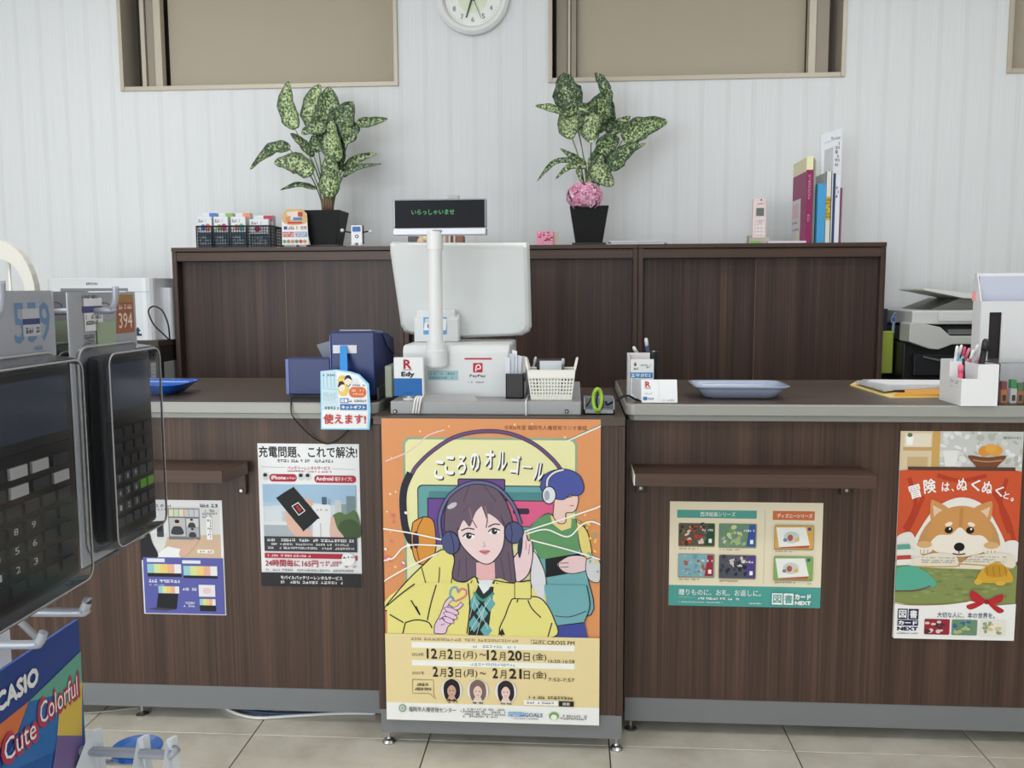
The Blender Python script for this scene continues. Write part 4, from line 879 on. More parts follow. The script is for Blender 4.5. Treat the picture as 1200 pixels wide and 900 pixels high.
s0, s1 = at(462.5, 235, yd), at(568, 266.5, yd)
sc_ = MB().box(s0.x, s1.x, yd - .0012, yd + .001, s1.z, s0.z).build('screen', M((10, 12, 20), .4, 0, .12), t)
A = wall_art(462.5, 235, 568, 266.5, yd - .0013, .00008); A.frame(440, 220, 5.4545); A.emit = .35; A.text('いらっしゃいませ', 232, 138, 505, 172, (84, 170, 112), .0); A.build('screen_text', t)
A = wall_art(505, 267.5, 520, 275, yd - .0033, .0001); A.rect(507, 269.5, 518, 272.5, (120, 122, 130)); A.build('badge', t)
k0, k1 = at(525.5, 229, yd + .01), at(538, 234, yd + .01)
MB().box(k0.x, k1.x, yd + .006, yd + .022, e0.z, k0.z).build('sensor', M((170, 170, 160), .4), t, bevel=.0015)
# payment reader sign
ye = 2.155
A = wall_art(461.5, 419, 496.5, 464, ye, .0001); A.frame(450, 360, 4.444)
t = thing('payment_reader', 'white and blue payment reader sign on a short stem, left of register', 'card reader', (at(479, 464, ye).x, ye + .01, ZD))
xa, xb, zb, za = A.w
MB().box(xa, xb, ye, ye + .014, zb, za).build('plate', M((222, 224, 227), .4), t, bevel=.002)
A.rect(52, 370, 198, 462, (20, 104, 186)); A.text('R', 102, 272, 145, 322, (190, 30, 48), .03); A.rect(98, 325, 148, 328, (190, 30, 48)); A.text('Edy', 90, 335, 160, 368, (44, 46, 54), .05); A.micro(106, 443, 150, 449, (10, 70, 140)); A.build('print', t)
xs_ = at(479, 468, ye).x
MB().lathe([(.016, ZD), (.016, ZD + .003), (.005, ZD + .005), (.005, zb + .006)], (xs_, ye + .008, 0), 14).build('stem', M((226, 228, 230), .4), t)
MB().box(at(453, 440, 2.22).x, at(461, 440, 2.22).x, 2.20, 2.30, ZD, at(455, 428, 2.22).z).build('folder', M((150, 156, 140), .5), None, (at(457, 440, 2.22).x, 2.25, ZD), bevel=.002)
tag(bpy.data.objects['folder'], 'grey-green folder standing between blue printer and register', 'folder')
# pen cup with paper slips
yc_ = 2.185
c0, c1 = at(592.5, 438, yc_), at(613.5, 472, yc_)
t = thing('pen_cup', 'square black cup holding paper slips in front of the register', 'cup', ((c0.x + c1.x) / 2, yc_ + .02, ZD))
m = MB(); dpt = .044; th = .002
for bx in ((c0.x, c0.x + th, yc_, yc_ + dpt), (c1.x - th, c1.x, yc_, yc_ + dpt), (c0.x, c1.x, yc_, yc_ + th), (c0.x, c1.x, yc_ + dpt - th, yc_ + dpt)): m.box(*bx, ZD, c0.z)
m.box(c0.x, c1.x, yc_, yc_ + dpt, ZD, ZD + .003); m.build('cup_body', M((34, 30, 32), .4), t)
for k, (u, v, u2, v2) in enumerate(((596, 440, 594.5, 418), (600, 440, 600, 414), (604, 440, 603, 410), (607, 440, 609, 416), (610, 440, 615, 417))):
    y = yc_ + .012 + .005 * k; p, q = at(u, 466, y), at(u2, v2, y)
    m = MB(); m.prism([(p.x - .006, y, ZD + .006), (p.x + .004, y, ZD + .006), (q.x + .006, y, q.z - .003), (q.x - .006, y, q.z)], (0, .0012, 0))
    tag(m.build('paper_slip', M(((218, 220, 230), (196, 200, 214), (226, 227, 232), (206, 212, 226), (190, 186, 180))[k], .6), None, (p.x, y, ZD + .006)), ['leftmost pale paper slip in the black cup', 'second slip from the left in the black cup', 'tallest paper slip in the black cup', 'fourth slip in the black cup, leaning right', 'rightmost slip in the black cup, leaning out'][k], 'paper', 'slips in the black cup')
# white lattice basket
yb = 2.15
t = thing('lattice_basket', 'white lattice plastic basket with raised handles on the cash drawer', 'basket', (at(646, 476, yb).x, yb + .05, ZD))
bx0, bx1 = at(623, 474, yb).x, at(669, 474, yb).x; tx0, tx1 = at(618.5, 430, yb).x, at(673.5, 430, yb).x
zb0, zb1 = ZD, at(646, 434, yb).z; dB = .085
def bp(u, w, z):       # u across 0..1, w depth 0..1
    k = (z - zb0) / (zb1 - zb0); X0 = bx0 + (tx0 - bx0) * k; X1 = bx1 + (tx1 - bx1) * k; Y0 = yb + .006 - .006 * k; Y1 = yb + dB - .006 + .006 * k
    return Vector((X0 + (X1 - X0) * u, Y0 + (Y1 - Y0) * w, z))
m = MB(); nz = 8
for i in range(15):
    u = i / 14
    for w in (0, 1): m.tube([bp(u, w, zb0 + .001), bp(u, w, zb1)], .0021, 5)
for i in range(1, 10):
    for u in (0, 1): m.tube([bp(u, i / 10, zb0 + .001), bp(u, i / 10, zb1)], .0021, 5)
for j in range(nz + 1):
    z = zb0 + .004 + (zb1 - zb0 - .006) * j / nz
    m.tube([bp(0, 0, z), bp(1, 0, z), bp(1, 1, z), bp(0, 1, z)], .0021 if 0 < j < nz else .003, 5, closed=True)
m.build('lattice', M((232, 230, 222), .45), t)
m = MB(); m.hexa([bp(0, 0, zb0), bp(1, 0, zb0), bp(1, 1, zb0), bp(0, 1, zb0)], [bp(0, 0, zb0 + .012), bp(1, 0, zb0 + .012), bp(1, 1, zb0 + .012), bp(0, 1, zb0 + .012)]); m.build('bottom', M((232, 230, 222), .45), t)
for q in ((0, 0, 1, 0), (0, 1, 1, 1)):
    m = MB(); a_, b_ = bp(q[0], q[1], zb1 - .001), bp(q[2], q[3], zb1 - .001); s_ = Vector((0, .0022 if q[1] == 0 else -.0022, 0))
    m.hexa([a_ - s_ * .8 - Vector((0, 0, .017)), b_ - s_ * .8 - Vector((0, 0, .017)), b_ + s_ * .3 - Vector((0, 0, .017)), a_ + s_ * .3 - Vector((0, 0, .017))], [a_ - s_ * .8, b_ - s_ * .8, b_ + s_ * .3, a_ + s_ * .3])
    m.build('rim_band', M((234, 232, 225), .45), t)
for s, u in ((-1, 0), (1, 1)):
    m = MB(); m.tube(crom([bp(u, .1, zb1) , bp(u, .2, zb1) + Vector((s * .004, 0, .018)), bp(u, .5, zb1) + Vector((s * .006, 0, .026)), bp(u, .8, zb1) + Vector((s * .004, 0, .018)), bp(u, .9, zb1)], 5), .0032, 6); m.build('handle', M((234, 232, 225), .45), t, smooth=True)
# contents of the basket
p = bp(.5, .5, zb0)
tag(MB().box(p.x - .030, p.x + .026, yb + .06, yb + .066, zb0 + .014, at(640, 423, yb + .06).z).build('note_card', M((214, 218, 224), .5), None, (p.x, yb + .06, zb0 + .014)), 'white card standing upright at the back of the lattice basket', 'card')
tag(MB().box(p.x - .038, p.x + .030, yb + .070, yb + .076, zb0 + .014, at(640, 421, yb + .06).z).build('notebook', M((52, 50, 52), .5), None, (p.x, yb + .07, zb0 + .014)), 'dark notebook edge behind the card in the lattice basket', 'notebook')
# pen leaning out of the basket
def stick(name, label, cat, p, q, r, c, tip=None, group=None):
    p, q = Vector(p), Vector(q); t = thing(name, label, cat, p, group)
    d = q - p; m = MB(); m.tube([p, p + d * .82], r, 8); m.build('barrel', M(c, .35), t, smooth=True)
    m = MB(); m.tube([p + d * .82, p + d * .96, q], [r * 1.12, r * 1.12, r * .7], 8); m.build('cap', M(tip or c, .35), t, smooth=True); return t
stick('pen', 'silver grey pen leaning left out of the lattice basket', 'pen', (at(617, 462, 2.2).x, 2.238, ZD + .004), at(628, 418, 2.245), .003, (150, 150, 152), (196, 196, 198))
stick('pen', 'dark pen at the right inside the lattice basket', 'pen', bp(.75, .6, zb0 + .016), at(660, 420, 2.2), .0035, (90, 92, 98), (190, 192, 196))
tag(MB().box(at(616, 450, 2.25).x, at(627, 450, 2.25).x, 2.25, 2.30, ZD, at(620, 432, 2.25).z).build('card_box', M((206, 208, 212), .5), None, (at(622, 450, 2.25).x, 2.27, ZD), bevel=.001), 'small pale box standing between the black cup and the basket', 'box')
# small grey dish with clips and the scissors
g0, g1 = at(684, 465, 2.2).x, at(719, 465, 2.2).x
t = thing('clip_dish', 'grey plastic dish of clips beside the cash drawer', 'tray', ((g0 + g1) / 2, 2.19, zc0))
m = MB(); Y0, Y1, zt = 2.14, 2.24, zc0 + .034
for bx in ((g0, g0 + .003, Y0, Y1), (g1 - .003, g1, Y0, Y1), (g0, g1, Y0, Y0 + .003), (g0, g1, Y1 - .003, Y1)): m.box(*bx, zc0, zt if bx[2] > 2.2 or bx[3] > 2.15 else zc0 + .012)
m.box(g0, g1, Y0, Y1, zc0, zc0 + .003); m.build('dish', M((152, 156, 162), .45), t)
rc = random.Random(3)
for k in range(3):
    x = g0 + .006 + (g1 - g0 - .03) * rc.random(); y = Y0 + .012 + .04 * rc.random(); q = rc.random() * 3; z = zc0 + .006 + .004 * k
    m = MB(); m.tube([(x, y, z), (x + .012 * math.cos(q), y + .008, z + .012), (x + .015, y + .003 * math.sin(q), z + .026), (x + .003, y, z + .028)], .0018, 5)
    tag(m.build('paper_clip', M([(60, 110, 190), (200, 204, 208), (40, 44, 60)][k % 3], .3, .3), None, (x, y, z)), ['blue wire clip in the grey dish', 'silver wire clip in the grey dish', 'dark wire clip in the grey dish'][k % 3], 'paper clip', 'clips in the grey dish')
sc0 = at(700, 486, 2.135)
t = thing('scissors', 'scissors with lime green handles standing at the stand edge', 'scissors', (sc0.x, 2.132, zc0))
m = MB(); zc_ = at(700, 468, 2.132).z
m.tube([Vector((sc0.x + .0125 * math.cos(a * math.pi / 8) * .8, 2.130 + .004 * math.sin(a), zc_ + .026 * math.sin(a * math.pi / 8))) for a in range(16)], .0045, 8, closed=True)
m.build('finger_ring', M((150, 192, 62), .35), t, smooth=True)
m = MB(); m.tube([(sc0.x + .002, 2.132, zc_ - .024), (sc0.x, 2.134, zc0 + .004)], [.0055, .004], 8); m.build('shank', M((140, 184, 58), .35), t, smooth=True)
m = MB(); m.tube([Vector((sc0.x + .006 + .008 * math.cos(a * math.pi / 8), 2.143, zc_ - .006 + .02 * math.sin(a * math.pi / 8))) for a in range(16)], .003, 6, closed=True); m.build('finger_ring', M((36, 42, 52), .35), t, smooth=True)
cable('power_cable', 'black cable bridging from the grey dish to the right counter', [(g1 - .02, 2.16, zc0 + .03), at(712, 474, 2.16), at(724, 468, 2.17), at(735, 463.5, 2.18), (.155, 2.20, ZC + .004), (.175, 2.24, ZC + .003)], .0028, (20, 20, 22))

# ------------------------------------------------------------------ right counter, near end
# card display box
yv = 2.27
q0, q1 = at(739, 417, yv), at(766, 443, yv)
t = thing('leaflet_box', 'white leaflet box with blue strip behind the slanted payment card', 'box', ((q0.x + q1.x) / 2, yv + .02, ZC))
MB().box(q0.x, q1.x, yv, yv + .004, ZC, at(750, 421, yv).z).build('front_panel', M((228, 229, 231), .5), t)
MB().box(q0.x - .004, q1.x - .006, yv + .05, yv + .054, ZC, at(750, 415, yv).z).build('back_panel', M((222, 214, 216), .5), t)
m = MB(); m.prism([(q0.x - .002, yv + .0045, ZC), (q0.x - .002, yv + .0045, at(750, 419, yv).z), (q0.x - .004, yv + .05, at(750, 415, yv).z), (q0.x - .004, yv + .05, ZC)], (-.002, 0, 0)); m.build('side_panel', M((224, 226, 230), .5), t)
A = wall_art(739, 420, 766, 446, yv - .0002, .0001); A.frame(700, 380, 5)
A.ell(222, 234, 9, 12, (190, 150, 90)); A.ell(222, 238, 5, 6, (60, 50, 46)); A.micro(206, 252, 238, 268, (70, 70, 76)); A.micro(254, 232, 312, 258, (80, 80, 88), 2)
A.rect(195, 282, 325, 314, (52, 136, 204)); A.micro(200, 286, 312, 312, (230, 236, 242)); A.build('print', t)
# pens behind it
t = thing('pen_holder', 'black pen holder behind the white leaflet box', 'holder', (at(766, 440, 2.35).x, 2.35, ZC))
hx0, hx1 = at(760, 440, 2.35).x, at(770, 440, 2.35).x
m = MB(); m.lathe([(.014, 0), (.016, .005), (.016, at(765, 412, 2.35).z - ZC)], ((hx0 + hx1) / 2, 2.352, ZC), 16); m.build('cup_body', M_BLACK, t)
zz = at(765, 412, 2.35).z
for k, (u, v, c, tc, lb) in enumerate(((757, 396, (50, 62, 110), (214, 216, 222), 'blue pen with white cap standing in the black holder'), (766, 411, (60, 60, 62), (190, 192, 190), 'grey pen tilted right in the black holder'), (742, 406, (230, 230, 228), (216, 218, 220), 'white pen tilted far left in the black holder'))):
    q = at(u, v, 2.35 + .004 * k); stick('pen', lb, 'pen', ((hx0 + hx1) / 2 - .003 + .004 * k, 2.348 + .004 * k, ZC + .03), q, .0042, c, tc, 'pens in the black holder')
# slanted payment card wedge
yq = 2.175
t = thing('payment_card_stand', 'white slanted payment card stand with red logo on the right counter corner', 'card stand', (at(770, 472, yq).x, yq, ZC))
v0, v1, zt = at(752, 472, yq).x, at(794, 472, yq).x, at(770, 445, yq + .02).z
m = MB(); m.prism([(v0, yq, ZC + .001), (v0, yq + .022, zt), (v0, yq + .024, zt), (v0, yq + .004, ZC + .001)], (v1 - v0, 0, 0)); m.build('card', M((232, 233, 236), .45), t)
e0x = at(736, 445, yq + .10).x
m = MB(); m.prism([(v0, yq + .003, ZC + .005), (v0, yq + .024, zt - .001), (e0x + .01, yq + .09, zt - .004), (e0x + .01, yq + .085, ZC + .014)], (-.0015, .0015, 0)); m.build('side_wing', M((204, 206, 210), .5), t)
m = MB(); m.box(v0 + .005, v1 - .01, yq + .022, yq + .07, ZC, ZC + .003); m.build('foot', M((226, 227, 230), .5), t)
nrm = Vector((0, -(zt - ZC), .022)).normalized()
A = Art((751, 444.5, 794.5, 472), (v0, yq + .022, zt), (v1 - v0, 0, 0), (0, -.022, -(zt - ZC - .001)), nrm, .0001); A.frame(700, 380, 5)
A.text('R', 280, 334, 310, 368, (200, 36, 44), .03); A.rect(276, 332, 283, 370, (226, 120, 120)); A.micro(272, 370, 312, 380, (200, 60, 66)); A.micro(274, 396, 324, 412, (180, 182, 188), 2); A.rect(264, 426, 288, 446, (52, 120, 190)); A.micro(290, 430, 330, 446, (70, 120, 170)); A.stroke([(362, 330), (358, 452)], 1.5, (206, 208, 212), False); A.micro(376, 440, 450, 452, (190, 190, 196)); A.build('print', t)

# ------------------------------------------------------------------ right counter, far end
# envelopes and clear file
zE = ZC
def flat(name, label, cat, pts, z, th, c, rough=.5, mat=None):
    P = [az(x, y, z) for x, y in pts]; m = MB(); m.prism([(p.x, p.y, z) for p in P], (0, 0, th))
    return tag(m.build(name, mat or M(c, rough), None, (P[0].x, P[0].y, z)), label, cat)
flat('envelope', 'pale yellow envelope at the bottom of the paper stack on the right counter', 'envelope', [(996, 452), (1005, 447), (1120, 449), (1120, 466), (1042, 466.5)], zE, .003, (236, 212, 140))
flat('envelope', 'orange envelope near the front of the paper stack on the right counter', 'envelope', [(1048, 464), (1060, 458), (1122, 457), (1122, 464)], zE + .0035, .005, (226, 160, 54))
flat('clear_file', 'clear plastic file of papers lying on the envelopes', 'file', [(1003, 449), (1012, 446), (1116, 447), (1118, 454), (1052, 457), (1036, 459)], zE + .009, .004, (206, 208, 214), .2)
flat('document_sheet', 'white sheets on top of the clear file stack', 'paper', [(1016, 447), (1022, 445.5), (1110, 446), (1112, 451), (1040, 451)], zE + .0135, .002, (232, 233, 236))
tag(MB().box(at(1056, 459, 2.3).x, at(1068, 459, 2.3).x, 2.345, 2.352, zE + .009, zE + .014).build('binder_clip', M_BLACK, None, (at(1062, 459, 2.3).x, 2.348, zE + .009)), 'black clip on the orange envelope', 'clip')
# stepped white pen stand
yp = 2.145
P0, P1, P2 = at(1125.5, 477, yp).x, at(1146, 477, yp).x, at(1168.5, 477, yp).x
zl, zh = at(1135, 444, yp).z, at(1155, 427, yp).z; th = .0025; dp = .125
t = thing('pen_stand', 'white stepped desk organiser for pens at the right counter end', 'organiser', ((P0 + P2) / 2, yp + .05, ZC))
WS = M((232, 232, 234), .45)
MB().box(P0, P1, yp, yp + th, ZC, zl).build('front_panel', WS, t); MB().box(P1, P2, yp, yp + th, ZC, zh).build('front_panel', WS, t)
m = MB(); m.prism([(P0, yp + th, ZC), (P0, yp + dp, ZC), (P0, yp + dp, zh + .004), (P0, yp + .07, zh + .004), (P0, yp + .07, zl), (P0, yp + th, zl)], (th, 0, 0)); m.build('side_panel', WS, t)
MB().box(P1 - th, P1, yp + th, yp + dp, ZC, zh).build('divider', WS, t); MB().box(P2 - th, P2, yp + th, yp + dp, ZC, zh).build('side_panel', WS, t)
MB().box(P0 + th, P2 - th, yp + dp - th, yp + dp, ZC, zh + .004).build('back_panel', WS, t); MB().box(P0 + th, P1 - th, yp + .07, yp + .07 + th, ZC, zh + .002).build('divider', WS, t); MB().box(P0 + th, P2 - th, yp + th, yp + dp - th, ZC, ZC + .003).build('bottom', WS, t)
A = Art((0, 0, 100, 100), (P0 - .0001, yp + .068, zl - .003), (0, -.06, 0), (0, 0, -.03), (-1, 0, 0), .0001); A.micro(10, 10, 90, 40, (150, 152, 160), 2); A.micro(10, 55, 80, 70, (190, 190, 196)); A.build('print', t)
PN = [(1122, 405, (226, 226, 230), (236, 236, 238), 'white marker standing leftmost in the pen organiser'), (1127, 404, (110, 180, 206), (236, 238, 240), 'light blue pen in the pen organiser'), (1131, 406, (120, 190, 210), (206, 80, 110), 'teal pen with pink end in the pen organiser'), (1136, 408, (214, 70, 104), (230, 140, 160), 'pink pen leaning left in the pen organiser'), (1141, 410, (206, 90, 120), (240, 240, 242), 'rose pen with white end in the pen organiser'), (1146, 404, (196, 196, 200), (220, 220, 222), 'silver pen in the middle of the pen organiser'), (1150, 412, (190, 120, 140), (206, 206, 208), 'mauve pen in the pen organiser')]
for k, (u, v, c, tc, lb) in enumerate(PN):
    x = P0 + .008 + (P1 - P0 - .014) * k / 6; y = yp + .085 + .025 * (k % 2); stick('pen', lb, 'pen', (x, y, ZC + .004), at(u, v, y), .0035, c, tc, 'pens in the white organiser')
stick('pen', 'pink highlighter in the low front pocket of the organiser', 'pen', (P0 + .01, yp + .03, ZC + .004), at(1126, 427, yp + .035), .006, (226, 84, 120), (236, 130, 150))
stick('pen', 'thin black pen in the low front pocket of the organiser', 'pen', (P0 + .022, yp + .03, ZC + .004), at(1129, 420, yp + .04), .003, (30, 30, 32))
stick('marker', 'thick black marker with white band in the tall organiser pocket', 'marker', (P1 + .012, yp + .05, ZC + .004), at(1156, 397, yp + .05), .0075, (36, 34, 36), (48, 46, 48))
# clear case of erasers and clips
y0c = 2.16
X0, X1 = at(1169, 477, y0c).x, at(1230, 477, y0c).x; ztc = at(1180, 424, y0c).z
t = thing('acrylic_case', 'clear acrylic case of small stationery at the right edge', 'display case', ((X0 + X1) / 2, y0c + .05, ZC))
m = MB()
for bx in ((X0, X0 + .002, y0c, y0c + .1), (X1 - .002, X1, y0c, y0c + .1), (X0, X1, y0c, y0c + .002), (X0, X1, y0c + .098, y0c + .1)): m.box(*bx, ZC, ztc - .004)
m.box(X0, X1, y0c, y0c + .1, ZC, ZC + .002); m.build('case', M_CLEAR, t)
m = MB(); m.box(X0 - .002, X1 + .002, y0c - .002, y0c + .1, ztc - .004, ztc); m.build('lid', M_CLEAR2, t)
for k, (u, c, c2, h, lb) in enumerate(((1171, (150, 60, 72), (206, 120, 60), .052, 'red packet standing in the acrylic case'), (1182, (64, 160, 84), (226, 226, 222), .056, 'green glue stick packet in the acrylic case'), (1190, (86, 130, 80), (180, 120, 60), .048, 'green and brown packet in the acrylic case'), (1199, (150, 116, 136), (90, 90, 96), .05, 'mauve packet in the acrylic case near the frame edge'))):
    x = at(u, 470, y0c + .03).x; t2 = thing('stationery_packet', lb, 'packet', (x + .007, y0c + .03, ZC + .0022), 'packets in the acrylic case')
    MB().box(x, x + .0145, y0c + .022, y0c + .04, ZC + .0024, ZC + .0024 + h * .62).build('packet_body', M(c2, .4), t2, bevel=.001); MB().box(x + .001, x + .0135, y0c + .023, y0c + .039, ZC + .0025 + h * .62, ZC + .0024 + h).build('packet_top', M(c, .4), t2, bevel=.001)
    MB().box(x + .003, x + .011, y0c + .0212, y0c + .0219, ZC + .008, ZC + .022).build('label_band', M((44, 40, 40), .4), t2)
# white literature rack
yw = 2.40
X0, X1, zb_, zf = at(1146, 440, yw).x, at(1262, 440, yw).x, at(1180, 320, yw + .045).z, at(1170, 353, yw).z
WR = M((228, 229, 232), .45)
t = thing('literature_rack', 'white literature rack with a slot in its front at the right edge', 'rack', ((X0 + X1) / 2, yw + .05, ZC))
SX0, SX1, SZ0, SZ1 = at(1158, 400, yw).x, at(1172.5, 400, yw).x, at(1165, 426, yw).z, at(1165, 366, yw).z
m = MB(); m.box(X0, SX0, yw, yw + .004, ZC, zf); m.box(SX1, X1, yw, yw + .004, ZC, zf); m.box(SX0, SX1, yw, yw + .004, SZ1, zf); m.box(SX0, SX1, yw, yw + .004, ZC, SZ0); m.build('front_panel', WR, t)
MB().box(X0, X1, yw + .046, yw + .05, ZC, zb_).build('back_panel', WR, t)
m = MB(); m.prism([(X0 - .0005, yw + .004, ZC), (X0 - .0005, yw + .046, ZC), (X0 - .0005, yw + .046, zb_), (X0 - .0005, yw + .034, zb_), (X0 - .0005, yw + .004, zf)], (.003, 0, 0)); m.build('side_panel', WR, t)
m = MB(); m.prism([(X1 - .003, yw + .004, ZC), (X1 - .003, yw + .046, ZC), (X1 - .003, yw + .046, zb_), (X1 - .003, yw + .034, zb_), (X1 - .003, yw + .004, zf)], (.003, 0, 0)); m.build('side_panel', WR, t)
MB().box(X0 + .003, X1 - .004, yw + .004, yw + .046, ZC, ZC + .003).build('bottom', WR, t)
tag(MB().box(X0 + .006, X1 - .006, yw + .030, yw + .045, ZC + .003, at(1180, 324, yw + .04).z).build('leaflet_stack', M((204, 208, 226), .5), None, ((X0 + X1) / 2, yw + .06, ZC + .003)), 'lavender leaflets filling the white literature rack', 'leaflets')
tag(MB().box(SX0 - .012, SX1 + .012, yw + .008, yw + .024, ZC + .003, SZ1 + .004).build('slot_shade_block', M((40, 36, 38), .5), None, ((SX0 + SX1) / 2, yw + .02, ZC + .003)), 'dark block added as the shaded interior behind the literature rack slot', 'folder')  # dark block added so the rack interior looks shaded through the slot
p = at(1146, 347, yw + .05)
tag(MB().box(X0 - .010, X0 + .004, yw + .034, yw + .0345, p.z - .012, p.z + .012).build('sticky_note', M((232, 150, 150), .6), None, (X0, yw + .034, p.z)), 'pink sticky note on the side of the literature rack', 'note')
# ------------------------------------------------------------------ wall clock
cx, cz, cyw = -.43, 2.335, YB
cc_ = at(553.5, -4, YB - .02); cx, cz = cc_.x, cc_.z
t = thing('wall_clock', 'round white wall clock with a wide rim, high on the wall', 'clock', (cx, YB, cz))
def disc_ring(prof, n=48):
    m = MB(); rings = []
    for r, y in prof: rings.append([Vector((cx + r * math.cos(2 * math.pi * i / n), YB + y, cz + r * math.sin(2 * math.pi * i / n))) for i in range(n)])
    m.loft(rings); return m
disc_ring([(.148, -.001), (.153, -.012), (.151, -.028), (.140, -.038), (.126, -.036), (.117, -.022), (.117, -.002)]).build('rim', M((232, 233, 233), .35), t, smooth=False)
disc_ring([(.116, -.004), (.116, -.012)]).build('dial', M((238, 240, 236), .5), t)
disc_ring([(.062, -.0121), (.062, -.0124)]).build('dial_centre', M((224, 232, 206), .5), t)
A = Art((0, 0, 200, 200), (cx - .1, YB - .0125, cz + .1), (.2, 0, 0), (0, 0, -.2), (0, -1, 0), .00008)
for h in range(1, 13):
    a = math.radians(h * 30); x, y = 100 + 88 * math.sin(a), 100 - 88 * math.cos(a); w = 8 if h < 10 else 13
    A.text(str(h), x - w * .75, y - 10, x + w * .75, y + 10, (110, 112, 112), 0, 0)
for h in range(60):
    a = math.radians(h * 6); A.stroke([(100 + 106 * math.sin(a), 100 - 106 * math.cos(a)), (100 + 110 * math.sin(a), 100 - 110 * math.cos(a))], 1.2, (120, 120, 120), False, nl=(h == 0))
A.x0, A.y0, A.x1, A.y1 = -20, -20, 220, 220
A.build('numerals', t)
for nm, ang, ln, w in (('hour_hand', 325, .05, .006), ('minute_hand', 198, .086, .0045), ('second_hand', 157, .09, .0015)):
    a = math.radians(ang); d = Vector((math.sin(a), 0, math.cos(a))); s = Vector((d.z, 0, -d.x)); o = Vector((cx, YB - (.016 if nm == 'hour_hand' else .018 if nm == 'minute_hand' else .020), cz))
    m = MB(); m.prism([o - d * .015 - s * w, o - d * .015 + s * w, o + d * ln + s * w * .5, o + d * ln - s * w * .5], (0, -.001, 0)); m.build(nm, M((70, 74, 72), .4), t)
disc_ring([(.005, -.0125), (.005, -.023)], 12).build('hub', M((90, 90, 90), .4), t)

# ------------------------------------------------------------------ plants
def leaf(parent, pts, wpx, Y, dy=0.0, cup=.25, roll=0.0):
    """blade along the pixel points (base first, tip last) about depth Y; wpx is its width in the photograph"""
    n = 10; P = [at(p[0], p[1], Y + dy * i / max(1, len(pts) - 1)) for i, p in enumerate(pts)]
    if len(P) == 2: P = [P[0], (P[0] + P[1]) / 2 + Vector((0, -.012, .004)), P[1]]
    C_ = crom(P, 6); L = len(C_) - 1; w = wpx * 1.3 * Y / F; m = MB(); rim = []
    vs = []
    for i, c in enumerate(C_):
        s = i / L; tg = (C_[min(i + 1, L)] - C_[max(i - 1, 0)]).normalized()
        side = tg.cross(Vector((0, 1, 0)))
        if side.length < 1e-4: side = Vector((1, 0, 0))
        side.normalize(); side = (side * math.cos(roll) + Vector((0, 1, 0)) * math.sin(roll)); nn = Vector((0, -1, 0))
        prof = (math.sin(math.pi * min(1, s * .97 + .03) ** .72) ** .8) if s < 1 else 0
        hw = w * .5 * max(prof, .04 if s < .5 else .0) * (1 + .07 * math.sin(s * 15 + wpx) + .05 * math.sin(s * 27 + pts[0][0]))
        for j in range(7):
            q = (j - 3) / 3; wav = .55 * abs(q) * math.sin(s * 16 + j * 1.3 + wpx)
            vs.append(c + side * hw * q + Vector((0, -1, 0)) * (-(q * q) * hw * cup * -1) + nn * (-abs(q) * 0 + wav * hw * .4)); rim.append(max(0, abs(q) - .45) ** 1.3 * 2.0)
    fs = [(i * 7 + j, i * 7 + j + 1, (i + 1) * 7 + j + 1, (i + 1) * 7 + j) for i in range(L) for j in range(6)]
    m.add(vs, fs); o = m.build('leaf', M_LEAF, parent, smooth=True, recalc=False)
    a = o.data.attributes.new('rim', 'FLOAT', 'POINT')
    for i, r in enumerate(rim): a.data[i].value = min(1, r)
    sl = o.modifiers.new('thickness', 'SOLIDIFY'); sl.thickness = .0006
    return o
def pot(t, c, Y, tw, bw, z0, z1, sw):
    k = .5
    m = MB(); r = lambda h, z: [Vector((c + sx * h, Y + sy * h, z)) for sx, sy in ((-1, -1), (1, -1), (1, 1), (-1, 1))]
    m.loft([r(bw / 2, z0 + .006), r(tw / 2, z1), r(tw / 2 - .004, z1), r(tw / 2 - .006, z1 - .015)]); m.build('pot', M((20, 20, 22), .55, 0, .25), t, bevel=.002)
    m = MB(); m.loft([r(sw / 2 - .004, z0), r(sw / 2, z0 + .006), r(sw / 2, z0 + .012), r(sw / 2 - .004, z0 + .012), r(bw / 2 + .001, z0 + .0065)]); m.build('saucer', M((28, 27, 29), .4), t)
    MB().box(c - tw / 2 + .007, c + tw / 2 - .007, Y - tw / 2 + .007, Y + tw / 2 - .007, z1 - .016, z1 - .012).build('soil', M((60, 46, 36), .9), t)
def stems(t, list_, Y, c0):
    for k, (b, e) in enumerate(list_):
        p, q = at(b[0], b[1], Y), at(e[0], e[1], Y); mid = (p + q) / 2 + Vector(((p.x - q.x) * .18, .005 * ((k % 3) - 1), 0))
        m = MB(); m.tube(crom([p, mid, q], 5), [.0034 - .0018 * i / 10 for i in range(11)], 6); m.build('stem', M((96, 112, 62), .5), t, smooth=True)
Yp = 3.56
pc = at(383, 286, Yp)
t = thing('potted_plant', 'variegated potted plant without flowers beside the wire basket', 'plant', (pc.x, Yp, ZK), 'potted plants on the cabinets')
pot(t, pc.x, Yp, 44 * Yp / F, 30 * Yp / F, ZK, at(383, 246, Yp - .07).z, 38 * Yp / F)
